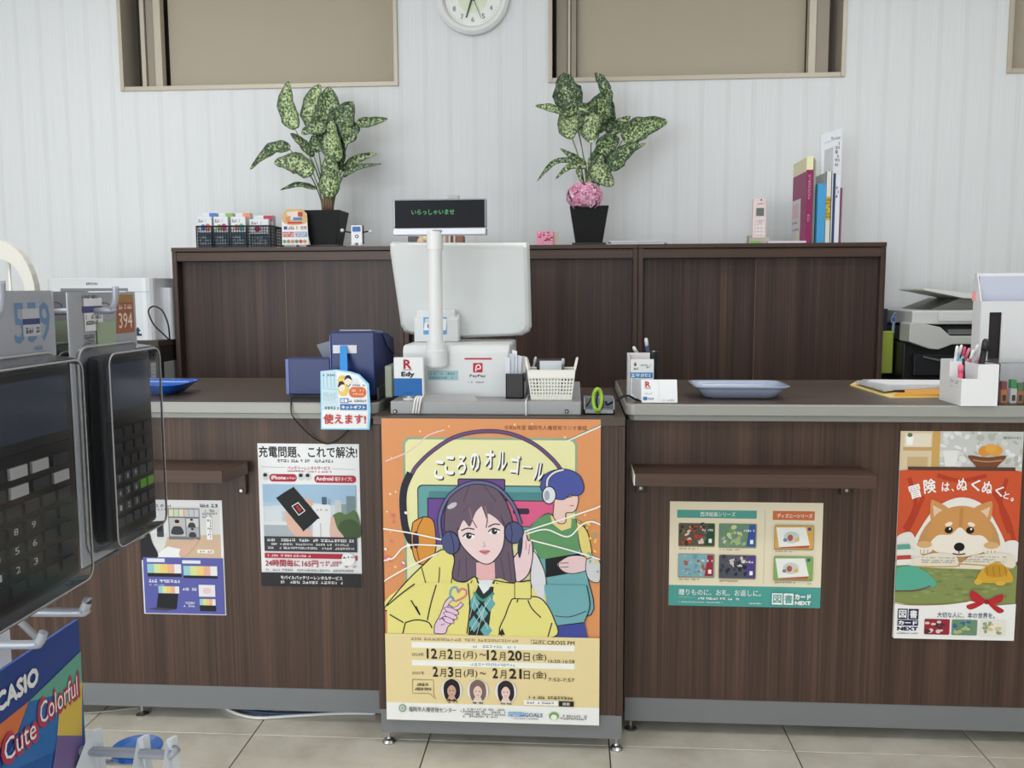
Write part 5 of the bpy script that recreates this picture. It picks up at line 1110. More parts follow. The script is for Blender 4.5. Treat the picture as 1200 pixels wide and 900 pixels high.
L1 = [([(347, 151), (336, 124), (338, 95)], 17, .03), ([(369, 152), (366, 124), (375, 98)], 21, .02), ([(384, 172), (386, 134), (385, 101)], 27, .0), ([(395, 162), (402, 140), (414, 119)], 25, -.02), ([(412, 142), (410, 156), (405, 170)], 17, -.03), ([(418, 145), (434, 143), (455, 139)], 9, -.05), ([(382, 151), (368, 150), (353, 157)], 13, -.04), ([(368, 183), (354, 167), (340, 156)], 9, .02), ([(340, 174), (326, 172), (310, 181), (293, 199)], 12, -.02), ([(367, 203), (346, 191), (321, 191)], 19, -.05), ([(371, 221), (350, 216), (328, 223)], 5, -.06), ([(401, 200), (420, 186), (442, 180)], 8, .03), ([(402, 207), (420, 196), (448, 192)], 5, -.04), ([(385, 232), (388, 205), (384, 180)], 22, -.06), ([(375, 178), (369, 168), (367, 158)], 10, -.03), ([(394, 200), (397, 178), (400, 160)], 15, .0), ([(396, 190), (388, 165), (390, 140)], 20, -.03)]
for k, (p, w, d) in enumerate(L1): leaf(t, p, w, Yp + d, .0, .3, .25 * math.sin(k * 2.1))
stems(t, [((383, 246), (346, 152)), ((381, 246), (369, 152)), ((384, 246), (385, 172)), ((386, 246), (396, 162)), ((388, 246), (412, 146)), ((387, 246), (418, 146)), ((380, 246), (340, 175)), ((379, 246), (367, 203)), ((378, 246), (371, 221)), ((389, 246), (401, 200)), ((390, 246), (402, 207)), ((382, 246), (368, 183))], Yp, 0)
for k in range(4):
    p, q = at(379 + 3 * k, 246, Yp - .01), at(380 + 2.6 * k, 228, Yp - .01); MB().tube([p, q], [.006, .0055], 7).build('cane', M((128, 104, 84), .6), t, smooth=True)
pc = at(690, 284, Yp)
t = thing('potted_plant', 'variegated potted plant with a pink flower ball at its foot', 'plant', (pc.x, Yp, ZK), 'potted plants on the cabinets')
pot(t, pc.x, Yp, 44 * Yp / F, 30 * Yp / F, ZK, at(690, 241, Yp - .07).z, 38 * Yp / F)
L2 = [([(672, 132), (664, 108), (660, 85)], 26, .02), ([(712, 112), (706, 97), (697, 85)], 10, .02), ([(693, 156), (702, 130), (716, 104)], 25, .0), ([(658, 131), (643, 126), (627, 124)], 7, -.03), ([(694, 130), (676, 128), (656, 138)], 10, -.05), ([(674, 132), (667, 148), (670, 164)], 23, -.03), ([(694, 132), (691, 150), (694, 168)], 22, -.04), ([(712, 156), (716, 134), (714, 112)], 9, .02), ([(715, 157), (726, 146), (739, 136)], 11, .03), ([(730, 164), (752, 150), (783, 142)], 20, -.04), ([(702, 178), (714, 168), (726, 162)], 18, -.02), ([(715, 199), (728, 182), (749, 167)], 16, -.05), ([(733, 183), (744, 174), (757, 168)], 5, -.04), ([(698, 194), (706, 180), (712, 170)], 17, -.01), ([(697, 193), (706, 206), (719, 218)], 19, -.06), ([(687, 193), (672, 184), (656, 174)], 6, .0), ([(675, 188), (650, 190), (629, 213)], 5, -.04), ([(688, 196), (668, 195), (651, 210)], 6, -.05), ([(676, 198), (679, 205), (681, 214)], 4, -.03), ([(703, 206), (701, 192), (706, 180)], 14, -.03), ([(690, 214), (694, 200), (690, 184)], 9, -.02)]
for k, (p, w, d) in enumerate(L2): leaf(t, p, w, Yp + d, .0, .3, .25 * math.sin(k * 1.7 + 1))
stems(t, [((690, 240), (672, 132)), ((691, 240), (712, 114)), ((692, 240), (693, 157)), ((688, 240), (658, 131)), ((689, 240), (674, 134)), ((691, 240), (694, 133)), ((693, 240), (715, 157)), ((694, 240), (730, 164)), ((694, 240), (715, 199)), ((688, 240), (675, 189)), ((690, 240), (687, 196)), ((693, 240), (698, 194)), ((692, 240), (712, 156))], Yp, 0)
fc = at(685, 230, Yp - .075); rf = random.Random(5); m = MB(); ms = [M((240, 178, 208), .5), M((248, 208, 226), .5), M((228, 146, 186), .5)]
for k in range(190):
    a = rf.random() * 2 * math.pi; zq = rf.random() * 1.75 - .75; rr = math.sqrt(max(0, 1 - zq * zq)); d = Vector((rr * math.cos(a), rr * math.sin(a), zq)); p = fc + Vector((d.x * .066, d.y * .05, d.z * .05))
    u_ = d.orthogonal().normalized(); v_ = d.cross(u_)
    for j in range(4):
        q = j * math.pi / 2 + rf.random(); e1 = u_ * math.cos(q) + v_ * math.sin(q); e2 = d.cross(e1)
        m.add([p, p + e1 * .007 + e2 * .006 + d * .004, p + e1 * .013 + d * .002, p + e1 * .007 - e2 * .006 + d * .004], [(0, 1, 2, 3)], rf.randrange(3))
fb = m.build('flower_head', ms, t, recalc=False); fb['kind'] = 'stuff'
MB().ball(fc + Vector((0, 0, -.004)), (.054, .044, .038), 0, 10).build('flower_core', M((236, 180, 206), .6), t, smooth=True)

# ------------------------------------------------------------------ things on top of the cabinets
def onk(px, Y): return at(px, 287, Y).x
# wire basket with ink boxes
yk = 3.46
x0, x1 = onk(231, yk), onk(326, yk + .1); zt = at(280, 265, yk).z
x1 = onk(318, yk)
t = thing('wire_basket', 'black wire mesh basket of ink boxes on the left cabinet', 'basket', ((x0 + x1) / 2, yk + .07, ZK))
m = MB(); d = .15; n = 30; BX1 = x1
for i in range(n + 1):
    x = x0 + (x1 - x0) * i / n
    for y in (yk, yk + d): m.tube([(x, y, ZK + .001), (x, y, zt)], .0011, 4)
for i in range(1, 13):
    y = yk + d * i / 13
    for x in (x0, x1): m.tube([(x, y, ZK + .001), (x, y, zt)], .0011, 4)
for j in range(8):
    z = ZK + .002 + (zt - ZK - .003) * j / 7; m.tube([(x0, yk, z), (x1, yk, z), (x1, yk + d, z), (x0, yk + d, z)], .0011, 4, closed=True)
m.build('wire_mesh', M((26, 28, 34), .4, .3), t)
MB().tube([(x0, yk, zt), (x1, yk, zt), (x1, yk + d, zt), (x0, yk + d, zt)], .0032, 6, closed=True).build('rim', M((22, 24, 30), .4, .3), t)
for u in (231, 249.5, 269, 290, 317.5): x = onk(u, yk); MB().tube([(x, yk - .001, ZK + .001), (x, yk - .001, zt)], .0026, 6).build('upright', M((22, 24, 30), .4, .3), t)
MB().box(x0, x1, yk, yk + d, ZK, ZK + .001).build('bottom', M((30, 32, 38), .5), t)
IB = [(233, 249.5, 254, (60, 120, 200), (230, 120, 120), 'ink box with blue top corner, leftmost in the wire basket'), (252, 268.5, 254, (140, 176, 80), (206, 80, 140), 'ink box with green top corner in the wire basket'), (272, 289, 254, (232, 140, 100), (100, 180, 170), 'ink box with orange top corner in the wire basket'), (294, 316, 257, (176, 50, 90), (200, 202, 206), 'ink box with crimson top, rightmost in the wire basket')]
for k, (u0, u1, v, c, c2, lb) in enumerate(IB):
    X0, X1 = onk(u0, yk + .02), onk(u1, yk + .02); zt2 = at(u0, v, yk + .02).z
    t = thing('ink_box', lb, 'box', ((X0 + X1) / 2, yk + .05, ZK + .001), 'ink boxes in the wire basket')
    MB().box(X0, X1, yk + .015, yk + .045, ZK + .002, zt2).build('carton', M((226, 228, 232), .45), t, bevel=.001)
    MB().box(X0 + .006, X1 + .006, yk + .05, yk + .085, ZK + .002, zt2 + .017).build('rear_carton', M((216, 219, 224), .45), t, bevel=.001)
    A = Art((0, 0, 100, 100), (X0, yk + .015, zt2), (X1 - X0, 0, 0), (0, 0, ZK - zt2), (0, -1, 0), .0002)
    A.micro(8, 6, 60, 20, (120, 124, 134)); A.ell(72, 34, 20, 12, c2); A.ell(40, 34, 16, 10, c); A.rect(0, 50, 100, 100, (70, 90, 110)); A.micro(10, 60, 90, 90, (190, 196, 204), 3); A.build('print', t)
    MB().box(X0 + .006 + (X1 - X0) * .5, X1 + .0062, yk + .0496, yk + .0499, zt2 - .006, zt2 + .016).build('colour_patch', M(c, .45), t)
# card stand with round top
A = wall_art(330, 245, 361, 287.5, 3.45, .0001); xa, xb, zb, za = A.w
t = thing('price_card', 'upright white card with a round colourful top between basket and plant', 'card', ((xa + xb) / 2, 3.46, ZK))
A.frame(200, 220, 4.615); oo = [(596, 308), (602, 180), (612, 126), (640, 112), (710, 110), (738, 140), (744, 308)]
A.k = -3; m = MB(); m.prism([A.P(u, v) for u, v in oo], (0, .002, 0)); m.build('card', M((236, 236, 236), .5), t); A.k = 0
A.smooth([(606, 180), (614, 130), (645, 115), (708, 113), (736, 145), (738, 185), (700, 200), (640, 200)], (228, 186, 122)); A.poly([(630, 132), (690, 126), (700, 165), (640, 176)], (240, 228, 214)); A.rect(690, 132, 716, 156, (206, 70, 60)); A.poly([(622, 160), (650, 150), (648, 182), (626, 186)], (232, 150, 110)); A.rect(664, 160, 712, 176, (90, 140, 200)); A.rect(634, 184, 712, 194, (214, 60, 70))
A.rect(612, 208, 630, 226, (70, 90, 160)); A.micro(636, 206, 735, 228, (190, 120, 110)); A.rect(604, 238, 668, 266, (214, 120, 120)); A.rect(674, 238, 738, 266, (130, 160, 200)); A.micro(606, 240, 736, 264, (240, 236, 236), 2)
for i, c in enumerate(((120, 170, 140), (170, 150, 110), (230, 140, 110), (120, 150, 120), (214, 90, 80), (226, 150, 90))): A.ell(614 + i * 22, 290, 10, 10, c, nl=(i == 0))
A.build('print', t)
m = MB(); m.prism([((xa + xb) / 2, 3.453, ZK), ((xa + xb) / 2, 3.50, ZK), ((xa + xb) / 2, 3.453, ZK + .07)], (.002, 0, 0)); m.build('easel_leg', M((220, 220, 220), .5), t)
# little figure
yf = 3.45
b0, b1 = at(411, 264, yf), at(424.5, 281, yf); fx = (b0.x + b1.x) / 2
t = thing('toy_figure', 'small toy figure with white block body, blue screen and bent arms', 'toy', (fx, yf, ZK))
MB().box(b0.x, b1.x, yf, yf + .016, ZK + .014, b0.z).build('body', M((236, 237, 240), .35), t, bevel=.003)
A = wall_art(411, 264, 424.5, 281, yf - .0002, .0001); A.rrect(413, 265.5, 422.5, 271.5, 1, (70, 124, 206)); A.ell(418, 277, 2.2, 2.2, (60, 64, 70)); A.ell(418, 277, 1.3, 1.3, (236, 237, 240)); A.build('face_print', t)
MB().box(b0.x - .001, b1.x + .003, yf + .012, yf + .022, ZK + .012, b0.z + .001).build('back', M((40, 40, 46), .4), t, bevel=.002)
for s, hx_, hy_ in ((-1, 401, 270), (1, 434, 271.5)):
    h = at(hx_, hy_, yf); m = MB(); m.tube(crom([(b0.x if s < 0 else b1.x, yf + .01, at(0, 276, yf).z), (fx + s * .042, yf + .006, at(0, 275, yf).z), h], 5), .0028, 6); m.build('arm', M((34, 34, 40), .4), t, smooth=True)
    MB().ball(h, .0075).build('hand', M((226, 227, 230), .4), t, smooth=True)
    MB().ball((fx + s * .014, yf + .006, ZK + .0085), (.0105, .013, .0085)).build('foot', M((230, 231, 234), .4), t, smooth=True)
# items half hidden behind the display
for u0, u1, v, c, nm, lb, ct in ((478, 490, 277, (84, 82, 90), 'tin', 'dark grey small tin behind the customer display', 'tin'), (534, 543, 276, (140, 96, 80), 'booklet', 'brown booklet spine behind the display pole', 'book')):
    Y = 3.5; X0, X1 = onk(u0, Y), onk(u1, Y); tag(MB().box(X0, X1, Y, Y + .06, ZK, at(u0, v, Y).z).build(nm, M(c, .5), None, ((X0 + X1) / 2, Y, ZK), bevel=.002), lb, ct)
for k, (u0, u1, c) in enumerate(((522, 525, (170, 130, 110)), (525.5, 528, (206, 200, 190)), (528.5, 531, (120, 60, 60)), (531.5, 533.5, (216, 210, 204)))):
    Y = 3.5; X0, X1 = onk(u0, Y), onk(u1, Y); tag(MB().box(X0, X1, Y, Y + .06, ZK, at(u0, 276, Y).z).build('booklet', M(c, .5), None, ((X0 + X1) / 2, Y, ZK)), ['tan booklet, leftmost behind the display pole', 'cream booklet right of the tan one behind the display pole', 'dark red booklet behind the display pole', 'off-white booklet beside the brown one behind the pole'][k], 'book', 'booklets behind the display')
t = thing('ornament', 'small cream and brown ornament behind the customer display', 'ornament', (onk(498, 3.5), 3.5, ZK))
MB().ball((onk(494, 3.5), 3.5, ZK + .02), (.018, .016, .02)).build('body', M((226, 196, 160), .5), t, smooth=True); MB().ball((onk(500, 3.5), 3.498, ZK + .034), (.018, .016, .016)).build('head', M((236, 214, 180), .5), t, smooth=True); MB().ball((onk(503, 3.5), 3.49, ZK + .042), (.008, .008, .008)).build('ear', M((120, 86, 60), .5), t, smooth=True)
# pink box
A = wall_art(628.5, 271, 648.5, 286.5, 3.5, .0001); xa, xb, zb, za = A.w
t = thing('gift_box', 'small pink patterned box with beige side near the flowering plant', 'box', ((xa + xb) / 2, 3.52, ZK))
MB().box(xa, xb, 3.5, 3.53, ZK, za).build('carton', M((238, 160, 186), .5), t, bevel=.001)
for i in range(26): A.ell(630 + A.rnd.random() * 17, 272.5 + A.rnd.random() * 12, .8 + A.rnd.random() * 1.6, .6 + A.rnd.random(), [(222, 80, 130), (250, 214, 222), (200, 60, 110)][i % 3], 0, 8, nl=(i % 3 == 0))
A.build('print', t); MB().box(xb + .0005, xb + .018, 3.51, 3.53, ZK, za - .001).build('side_box', M((206, 190, 166), .5), t, bevel=.001)
# flat papers by the flowering plant
for k, (u0, u1, z, th, c, lb) in enumerate(((711, 778, 0, .006, (226, 227, 232), 'white papers lying flat right of the flowering plant'), (716, 782, .0065, .005, (196, 190, 206), 'mauve folder on the white papers right of the flowering plant'), (714, 776, .012, .004, (222, 222, 230), 'top sheet on the mauve folder right of the flowering plant'))):
    X0, X1 = onk(u0, 3.48), onk(u1, 3.48); tag(MB().box(X0, X1, 3.47, 3.66, ZK + z, ZK + z + th).build('paper_stack' if k == 0 else 'folder' if k == 1 else 'document_sheet', M(c, .5), None, ((X0 + X1) / 2, 3.56, ZK + z)), lb, 'papers' if k != 1 else 'folder')
# cordless phone
yh = 3.48
q0, q1 = at(882.5, 232.5, yh), at(898, 279, yh); zz = q1.z
t = thing('cordless_phone', 'pale pink cordless phone standing in its cradle', 'phone', ((q0.x + q1.x) / 2, yh, ZK))
m = MB(); hw = (q1.x - q0.x) / 2; xc = (q0.x + q1.x) / 2
m.loft([rrect_ring(xc, yh + .012, hw * k, .011, .006, z) for k, z in ((.9, zz - .002), (1, zz + .01), (1, zz + .08), (.96, q0.z - .006), (.88, q0.z))]); m.build('handset', M((234, 214, 214), .4), t, smooth=False)
A = wall_art(882.5, 232.5, 898, 279, yh - .0002, .0001); A.frame(860, 140, 5.625)
A.rect(147, 583, 197, 635, (110, 122, 120)); A.ell(178, 530, 5, 7, (120, 80, 86)); A.micro(155, 551, 195, 560, (150, 120, 126))
for r in range(5):
    for c in range(3): A.rrect(141 + c * 22, 652 + r * 23, 158 + c * 22, 668 + r * 23, 4, (250, 240, 240) if r else (236, 226, 230)); 
A.ell(172, 672, 12, 12, (226, 206, 210)); A.build('keypad', t)
m = MB(); m.hexa([(xc - hw - .012, yh - .008, ZK), (xc + hw + .012, yh - .008, ZK), (xc + hw + .012, yh + .05, ZK), (xc - hw - .012, yh + .05, ZK)], [(xc - hw - .012, yh - .004, zz + .003), (xc + hw + .012, yh - .004, zz + .003), (xc + hw + .012, yh + .046, zz + .012), (xc - hw - .012, yh + .046, zz + .012)]); m.build('cradle', M((176, 170, 160), .45), t, bevel=.002)
tag(MB().box(onk(880, 3.45), onk(890, 3.45), 3.445, 3.455, ZK, ZK + .010).build('sticker_pad', M((120, 190, 80), .5), None, (onk(885, 3.45), 3.45, ZK)), 'tiny green pad in front of the phone cradle', 'note pad')
tag(MB().box(onk(899, 3.47), onk(943, 3.47), 3.45, 3.58, ZK, ZK + .010).build('document_sheet', M((222, 216, 226), .5), None, (onk(920, 3.5), 3.5, ZK)), 'flat pinkish papers between the phone and the folders', 'papers')
# upright folders
def fol(nm, lb, u0, v0, u1, Y, d, c, vtop2=None, ct='folder', lean=0.0):
    X0, X1 = onk(u0, Y), onk(u1, Y); z = at(u0, v0, Y).z; z2 = at(u1, vtop2, Y).z if vtop2 else z
    t = thing(nm, lb, ct, ((X0 + X1) / 2, Y + d / 2, ZK), 'upright folders on the right cabinet')
    m = MB(); m.hexa([(X0, Y, ZK), (X1, Y, ZK), (X1, Y + d, ZK), (X0, Y + d, ZK)], [(X0 + lean, Y, z), (X1 + lean, Y, z2), (X1 + lean, Y + d, z2), (X0 + lean, Y + d, z)]); m.build('cover', M(c, .45), t, bevel=.001); return t, X0, X1, z
yq = 3.46
t, X0, X1, z = fol('binder', 'magenta binder with cream upper part, leftmost of the upright folders', 942.5, 184, 950.5, yq, .205, (240, 232, 190), 182, 'binder')
zm = at(946, 199, yq).z
A = Art((0, 0, 100, 100), (X0 - .0001, yq + .205, zm), (0, -.205, 0), (0, 0, ZK - zm), (-1, 0, 0), .0002)
A.rect(2, 2, 100, 100, (170, 56, 116)); A.rect(0, 36, 66, 100, (232, 228, 228)); A.rect(4, 42, 50, 62, (236, 200, 210)); A.micro(4, 66, 50, 70, (110, 100, 110)); A.micro(4, 76, 55, 80, (140, 130, 140)); A.smooth([(30, 99), (42, 84), (60, 82), (62, 99)], (240, 240, 200)); A.build('cover_print', t)
A = Art((0, 0, 100, 100), (X0, yq - .0001, zm), (X1 - X0, 0, 0), (0, 0, ZK - zm), (0, -1, 0), .0002)
A.rect(0, 0, 100, 100, (158, 44, 104)); A.micro(30, 6, 66, 40, (226, 190, 206), 9); A.micro(30, 60, 66, 70, (226, 190, 206), 3); A.build('spine_print', t)
fol('clear_file', 'grey clear file standing between the magenta binder and blue folder', 951, 184, 953.6, yq + .03, .17, (170, 168, 156), 189)
fol('folder', 'bright blue folder in the middle of the upright folders', 956.5, 215, 966, yq + .005, .19, (70, 160, 214), 216, 'folder', 0)
t, X0, X1, z = fol('binder', 'blue binder with white and yellow spine among the upright folders', 966.5, 201, 974, yq + .01, .2, (226, 224, 214), 201, 'binder')
A = wall_art(966.5, 201, 974, 287, yq + .0095, .0001); A.rect(967, 230, 973.5, 258, (222, 190, 60)); A.micro(968, 232, 973, 256, (90, 80, 50), 6); A.rect(966.5, 201, 967.5, 287, (60, 100, 160)); A.rect(973, 201, 974, 287, (50, 70, 120)); A.build('spine_print', t)
fol('folder', 'dark blue slim folder right of the yellow spine', 974.2, 203, 977, yq + .012, .2, (44, 64, 112), 203)
t, X0, X1, z = fol('binder', 'white binder spine, right of the dark blue folder', 977.2, 205, 982.5, yq + .008, .2, (226, 229, 236), 205, 'binder')
A = wall_art(977, 205, 983, 287, yq + .0075, .0001); A.micro(978.5, 208, 981.5, 232, (90, 94, 110), 5); A.build('spine_print', t)
fol('booklet', 'maroon booklet edge at the right end of the upright folders', 983, 220, 985.3, yq + .02, .18, (140, 84, 110), 220, 'book')
m = MB(); Y = yq + .1; P = [at(962, 158, Y), at(987, 149.5, Y), at(984.5, 287, Y), at(962, 287, Y)]; P[2].z = P[3].z = ZK; m.prism(P, (0, .003, 0))
t = thing('tall_file', 'tall white file with slanted top behind the upright folders', 'file', ((P[2].x + P[3].x) / 2, Y, ZK), 'upright folders on the right cabinet'); m.build('cover', M((224, 228, 236), .35), t)
A = Art((962, 150, 987, 287), (P[3].x, Y, at(962, 150, Y).z), (P[1].x - P[3].x, 0, 0), (0, 0, ZK - at(962, 150, Y).z), (0, -1, 0), .0002)
A.micro(972, 160, 984, 164, (130, 136, 146)); A.poly([(963, 176), (975, 172), (976, 212), (963, 214)], (196, 196, 200)); A.micro(978, 166, 984, 195, (120, 122, 130), 6); A.stroke([(962, 168), (986, 161)], .6, (190, 194, 204), False); A.build('print', t)

# ------------------------------------------------------------------ left back corner: chair, printer stand, printer
M_CH = M((226, 224, 216), .4)
Yc = 2.83
ctr = at(-2, 346, Yc); R = 47 * Yc / F
t = thing('chair', 'white chair with an arched back at the far left', 'chair', (ctr.x, Yc + .2, 0))
def arch(r, sq, yo): return [Vector((ctr.x + r * math.cos(a), Yc + yo, ctr.z + r * sq * math.sin(a) - .0)) for a in [math.pi * i / 16 for i in range(17)]]
m = MB(); o_, i_ = arch(R, 1.42, 0), arch(R * .74, 1.28, 0)
zlow = .47
ringo = [Vector((ctr.x + R, Yc, zlow))] + o_ + [Vector((ctr.x - R, Yc, zlow))]; ringi = [Vector((ctr.x + R * .74, Yc, zlow))] + i_ + [Vector((ctr.x - R * .74, Yc, zlow))]
for k in range(len(ringo) - 1):
    a, b, c, d = ringo[k], ringo[k + 1], ringi[k + 1], ringi[k]; dd = Vector((0, .03, 0)); m.hexa([a, b, b + dd, a + dd], [d, c, c + dd, d + dd])
m.build('back_frame', M_CH, t)
for xo in (-.06, 0.035): MB().tube([(ctr.x + xo, Yc + .012, zlow), (ctr.x + xo, Yc + .012, ctr.z + R * 1.2 * math.sqrt(1 - (xo / (R * .74)) ** 2))], .005, 8).build('spindle', M_CH, t, smooth=True)
m = MB(); m.loft([rrect_ring(ctr.x, Yc + .22, .21, .2, .06, z) for z in (.43, .435, .465, .47)]); m.build('seat', M_CH, t)
for sx in (-1, 1):
    for sy in (.05, .38): MB().tube([(ctr.x + sx * .17, Yc + sy, .43), (ctr.x + sx * .19, Yc + sy + (.02 if sy > .1 else -.02), 0)], .014, 8).build('leg', M_CH, t, smooth=True)
ypn = 3.30
pz = at(120, 399, ypn).z
X0, X1 = at(30, 399, ypn).x, KX[0] - .012
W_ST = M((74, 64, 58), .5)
t = thing('printer_stand', 'dark open shelf stand carrying the white printer', 'stand', ((X0 + X1) / 2, ypn + .2, 0))
MB().box(X0, X1, ypn - .02, ypn + .45, pz - .022, pz).build('top_board', W_ST, t, bevel=.001)
zlo = at(180, 444, ypn).z - .012
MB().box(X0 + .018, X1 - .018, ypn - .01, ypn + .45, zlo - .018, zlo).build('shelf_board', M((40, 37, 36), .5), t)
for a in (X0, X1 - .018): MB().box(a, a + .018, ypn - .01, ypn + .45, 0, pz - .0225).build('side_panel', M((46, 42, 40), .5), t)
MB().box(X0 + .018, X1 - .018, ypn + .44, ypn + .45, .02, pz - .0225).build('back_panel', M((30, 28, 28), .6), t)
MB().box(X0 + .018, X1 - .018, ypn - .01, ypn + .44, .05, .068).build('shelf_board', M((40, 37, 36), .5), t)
for k, (u0, u1, v, c, lb) in enumerate(((164, 175, 424, (206, 208, 210), 'white mesh box on the shelf under the printer'), (177, 192, 425, (150, 152, 150), 'grey striped box on the shelf under the printer'), (193, 202, 424, (170, 172, 172), 'pale grey box beside the cabinet under the printer'))):
    a, b = at(u0, 440, ypn + .02).x, at(u1, 440, ypn + .02).x; b = min(b, X1 - .02)
    t2 = thing('storage_box', lb, 'box', ((a + b) / 2, ypn + .08, zlo), 'boxes under the printer'); MB().box(a, b, ypn + .02, ypn + .16, zlo, at(u0, v, ypn + .02).z).build('carton', M(c, .5), t2, bevel=.002)
    z1 = at(u0, v, ypn + .02).z
    for j in range(4): z = zlo + (z1 - zlo) * (j + .8) / 5; MB().box(a + .002, b - .002, ypn + .0188, ypn + .0196, z, z + .003).build('slat', M(tuple(v_ - 40 for v_ in c), .5), t2)
# printer
x0, x1 = at(53, 360, ypn).x, at(178, 360, ypn).x; zp = at(110, 326, ypn).z
t = thing('printer', 'white office printer on the dark stand at the left', 'printer', ((x0 + x1) / 2, ypn + .2, pz))
PW = M((226, 230, 234), .35)
m = MB(); m.loft([rrect_ring((x0 + x1) / 2, ypn + .18, (x1 - x0) / 2, .18, .035, z) for z in (pz, pz + .005, zp - .004, zp)]); m.build('case', PW, t, bevel=.002)
rx = x1
m = MB(); m.loft([rrect_ring((x1 + KX[0] - .02) / 2, ypn + .22, (KX[0] - .02 - x1) / 2 + .02, .14, .012, z) for z in (pz, at(185, 337, ypn).z)]); m.build('side_unit', M((196, 199, 204), .4), t)
A = wall_art(60, 326, 176, 398, ypn - .0004, .0001); A.text('EPSON', 103, 331, 116, 334, (90, 94, 100), .02)
A.stroke([(62, 342), (176, 342)], .5, (160, 165, 172), False); A.poly([(157, 388), (160.5, 383), (164, 388)], (60, 70, 84)); A.rect(159, 388, 162, 391, (60, 70, 84)); A.rect(156.5, 391, 165, 393.5, (60, 70, 84)); A.build('print', t)
a, b = at(71, 338, ypn), at(150, 342, ypn); MB().box(a.x, b.x, ypn - .001, ypn + .004, b.z, a.z).build('paper_slot', M((120, 126, 132), .5), t)
a, b = at(72, 341.5, ypn), at(150, 345, ypn); MB().box(a.x, b.x, ypn - .018, ypn - .002, b.z, a.z).build('slot_lip', M((236, 238, 240), .4), t, bevel=.001)
cable('power_cable', 'black cable arching over the side of the office printer', [at(199, 398, ypn - .02), at(197, 380, ypn - .03), at(190, 364, ypn - .03), at(180, 359, ypn - .02), at(174, 365, ypn - .02), at(180, 380, ypn - .025), at(192, 392, ypn - .02), at(198, 398, ypn - .015)], .003, (22, 22, 24))

# ------------------------------------------------------------------ right back corner: copier, scissor pocket
ycp = 3.36
x0 = at(1057, 420, ycp).x + .012; x1 = x0 + .62
G1, G2, G3 = M((206, 208, 206), .4), M((190, 193, 188), .4), M((24, 25, 28), .4)
t = thing('copier', 'grey and black office copier behind the right counter', 'copier', ((x0 + x1) / 2, ycp + .25, 0))
z = lambda v: at(1090, v, ycp).z
MB().box(x0, x1, ycp + .02, ycp + .44, .0, z(402)).build('body', G3, t, bevel=.004)
m = MB(); prof = [(x0, z(379)), (x0 + .02, z(377)), (at(1098, 390, ycp).x, z(383)), (at(1110, 393, ycp).x, z(393.5)), (x1, z(393.5)), (x1, z(402)), (at(1112, 402, ycp).x, z(403)), (at(1096, 408, ycp).x, z(409)), (at(1085, 407, ycp).x, z(408)), (x0, z(400))]
m.prism([(a_, ycp - .03, b_) for a_, b_ in prof], (0, .10, 0)); m.build('front_cover', G2, t, bevel=.003)
MB().box(x0 + .02, x1, ycp + .075, ycp + .43, z(400), z(383)).build('output_bay', M((60, 62, 64), .5), t)
MB().box(at(1112, 390, ycp).x, x1 - .1, ycp + .01, ycp + .055, z(392), z(386)).build('output_tray', M((110, 112, 114), .5), t)
m = MB(); m.box(x0 + .015, x1, ycp - .01, ycp + .43, z(380), z(364)); m.build('scanner', G1, t, bevel=.006, seg=3)
MB().box(at(1098, 370, ycp).x, x1 - .05, ycp - .014, ycp - .011, z(376), z(367)).build('control_panel', M((216, 218, 217), .35), t)
m = MB(); m.prism([(at(1103, 363, ycp).x, ycp + .1, z(363.8)), (at(1140, 350, ycp).x, ycp + .1, z(350)), (x1, ycp + .1, z(350)), (x1, ycp + .1, z(363.8))], (0, .3, 0)); m.build('feeder', M((120, 120, 112), .5), t)
m = MB(); m.prism([(at(1090, 340, ycp).x, ycp + .06, z(340)), (at(1092, 338, ycp).x, ycp + .06, z(338)), (at(1145, 345, ycp).x, ycp + .06, z(344)), (x1 - .1, ycp + .06, z(344)), (x1 - .1, ycp + .06, z(352)), (at(1140, 352, ycp).x, ycp + .06, z(350))], (0, .26, 0)); m.build('feeder_tray', M((214, 216, 210), .4), t, bevel=.002)
MB().box(x0 + .03, at(1125, 410, ycp).x, ycp - .004, ycp + .019, z(440), z(415)).build('paper_drawer', M((34, 35, 38), .35), t, bevel=.003)
m = MB(); m.tube(crom([(x0 + .06, ycp - .008, z(418)), (x0 + .13, ycp - .012, z(423)), (x0 + .2, ycp - .008, z(424))], 4), .005, 6); m.build('drawer_handle', M((90, 92, 96), .4), t, smooth=True)
# green pocket on the cabinet side
xg = KX[3] + .001; yg = 3.47
g0 = at(1038, 388, yg); xs2 = at(1046, 400, yg).x
t = thing('wall_pocket', 'lime green pocket hung on the right cabinet side', 'holder', (xg + .01, yg, at(1040, 438, yg).z))
zt, zb2 = at(1040, 388, yg).z, at(1040, 438, yg).z; X1 = xs2 + .004
LG = M((162, 176, 74), .45)
m = MB()
for bx in ((xg, xg + .002, yg, yg + .08), (X1 - .002, X1, yg, yg + .08), (xg, X1, yg, yg + .002), (xg, X1, yg + .078, yg + .08)): m.box(*bx, zb2, zt)
m.box(xg, X1, yg, yg + .08, zb2, zb2 + .003); m.build('pocket', LG, t)
MB().box(xg, X1 + .001, yg - .002, yg, zt - .006, zt).build('pocket_rim', M((182, 196, 98), .45), t)
tag(MB().box(xg + .004, at(1041, 370, yg).x + .003, yg + .02, yg + .06, zb2 + .004, at(1040, 362, yg).z).build('ruler_case', M((26, 30, 52), .4), None, (xg + .008, yg + .04, zb2)), 'dark navy case sticking up from the green pocket', 'case')
p = at(1048, 373, yg + .05)
t = thing('scissors', 'blue-grey scissors standing in the green pocket', 'scissors', (p.x - .008, yg + .05, zb2 + .006))
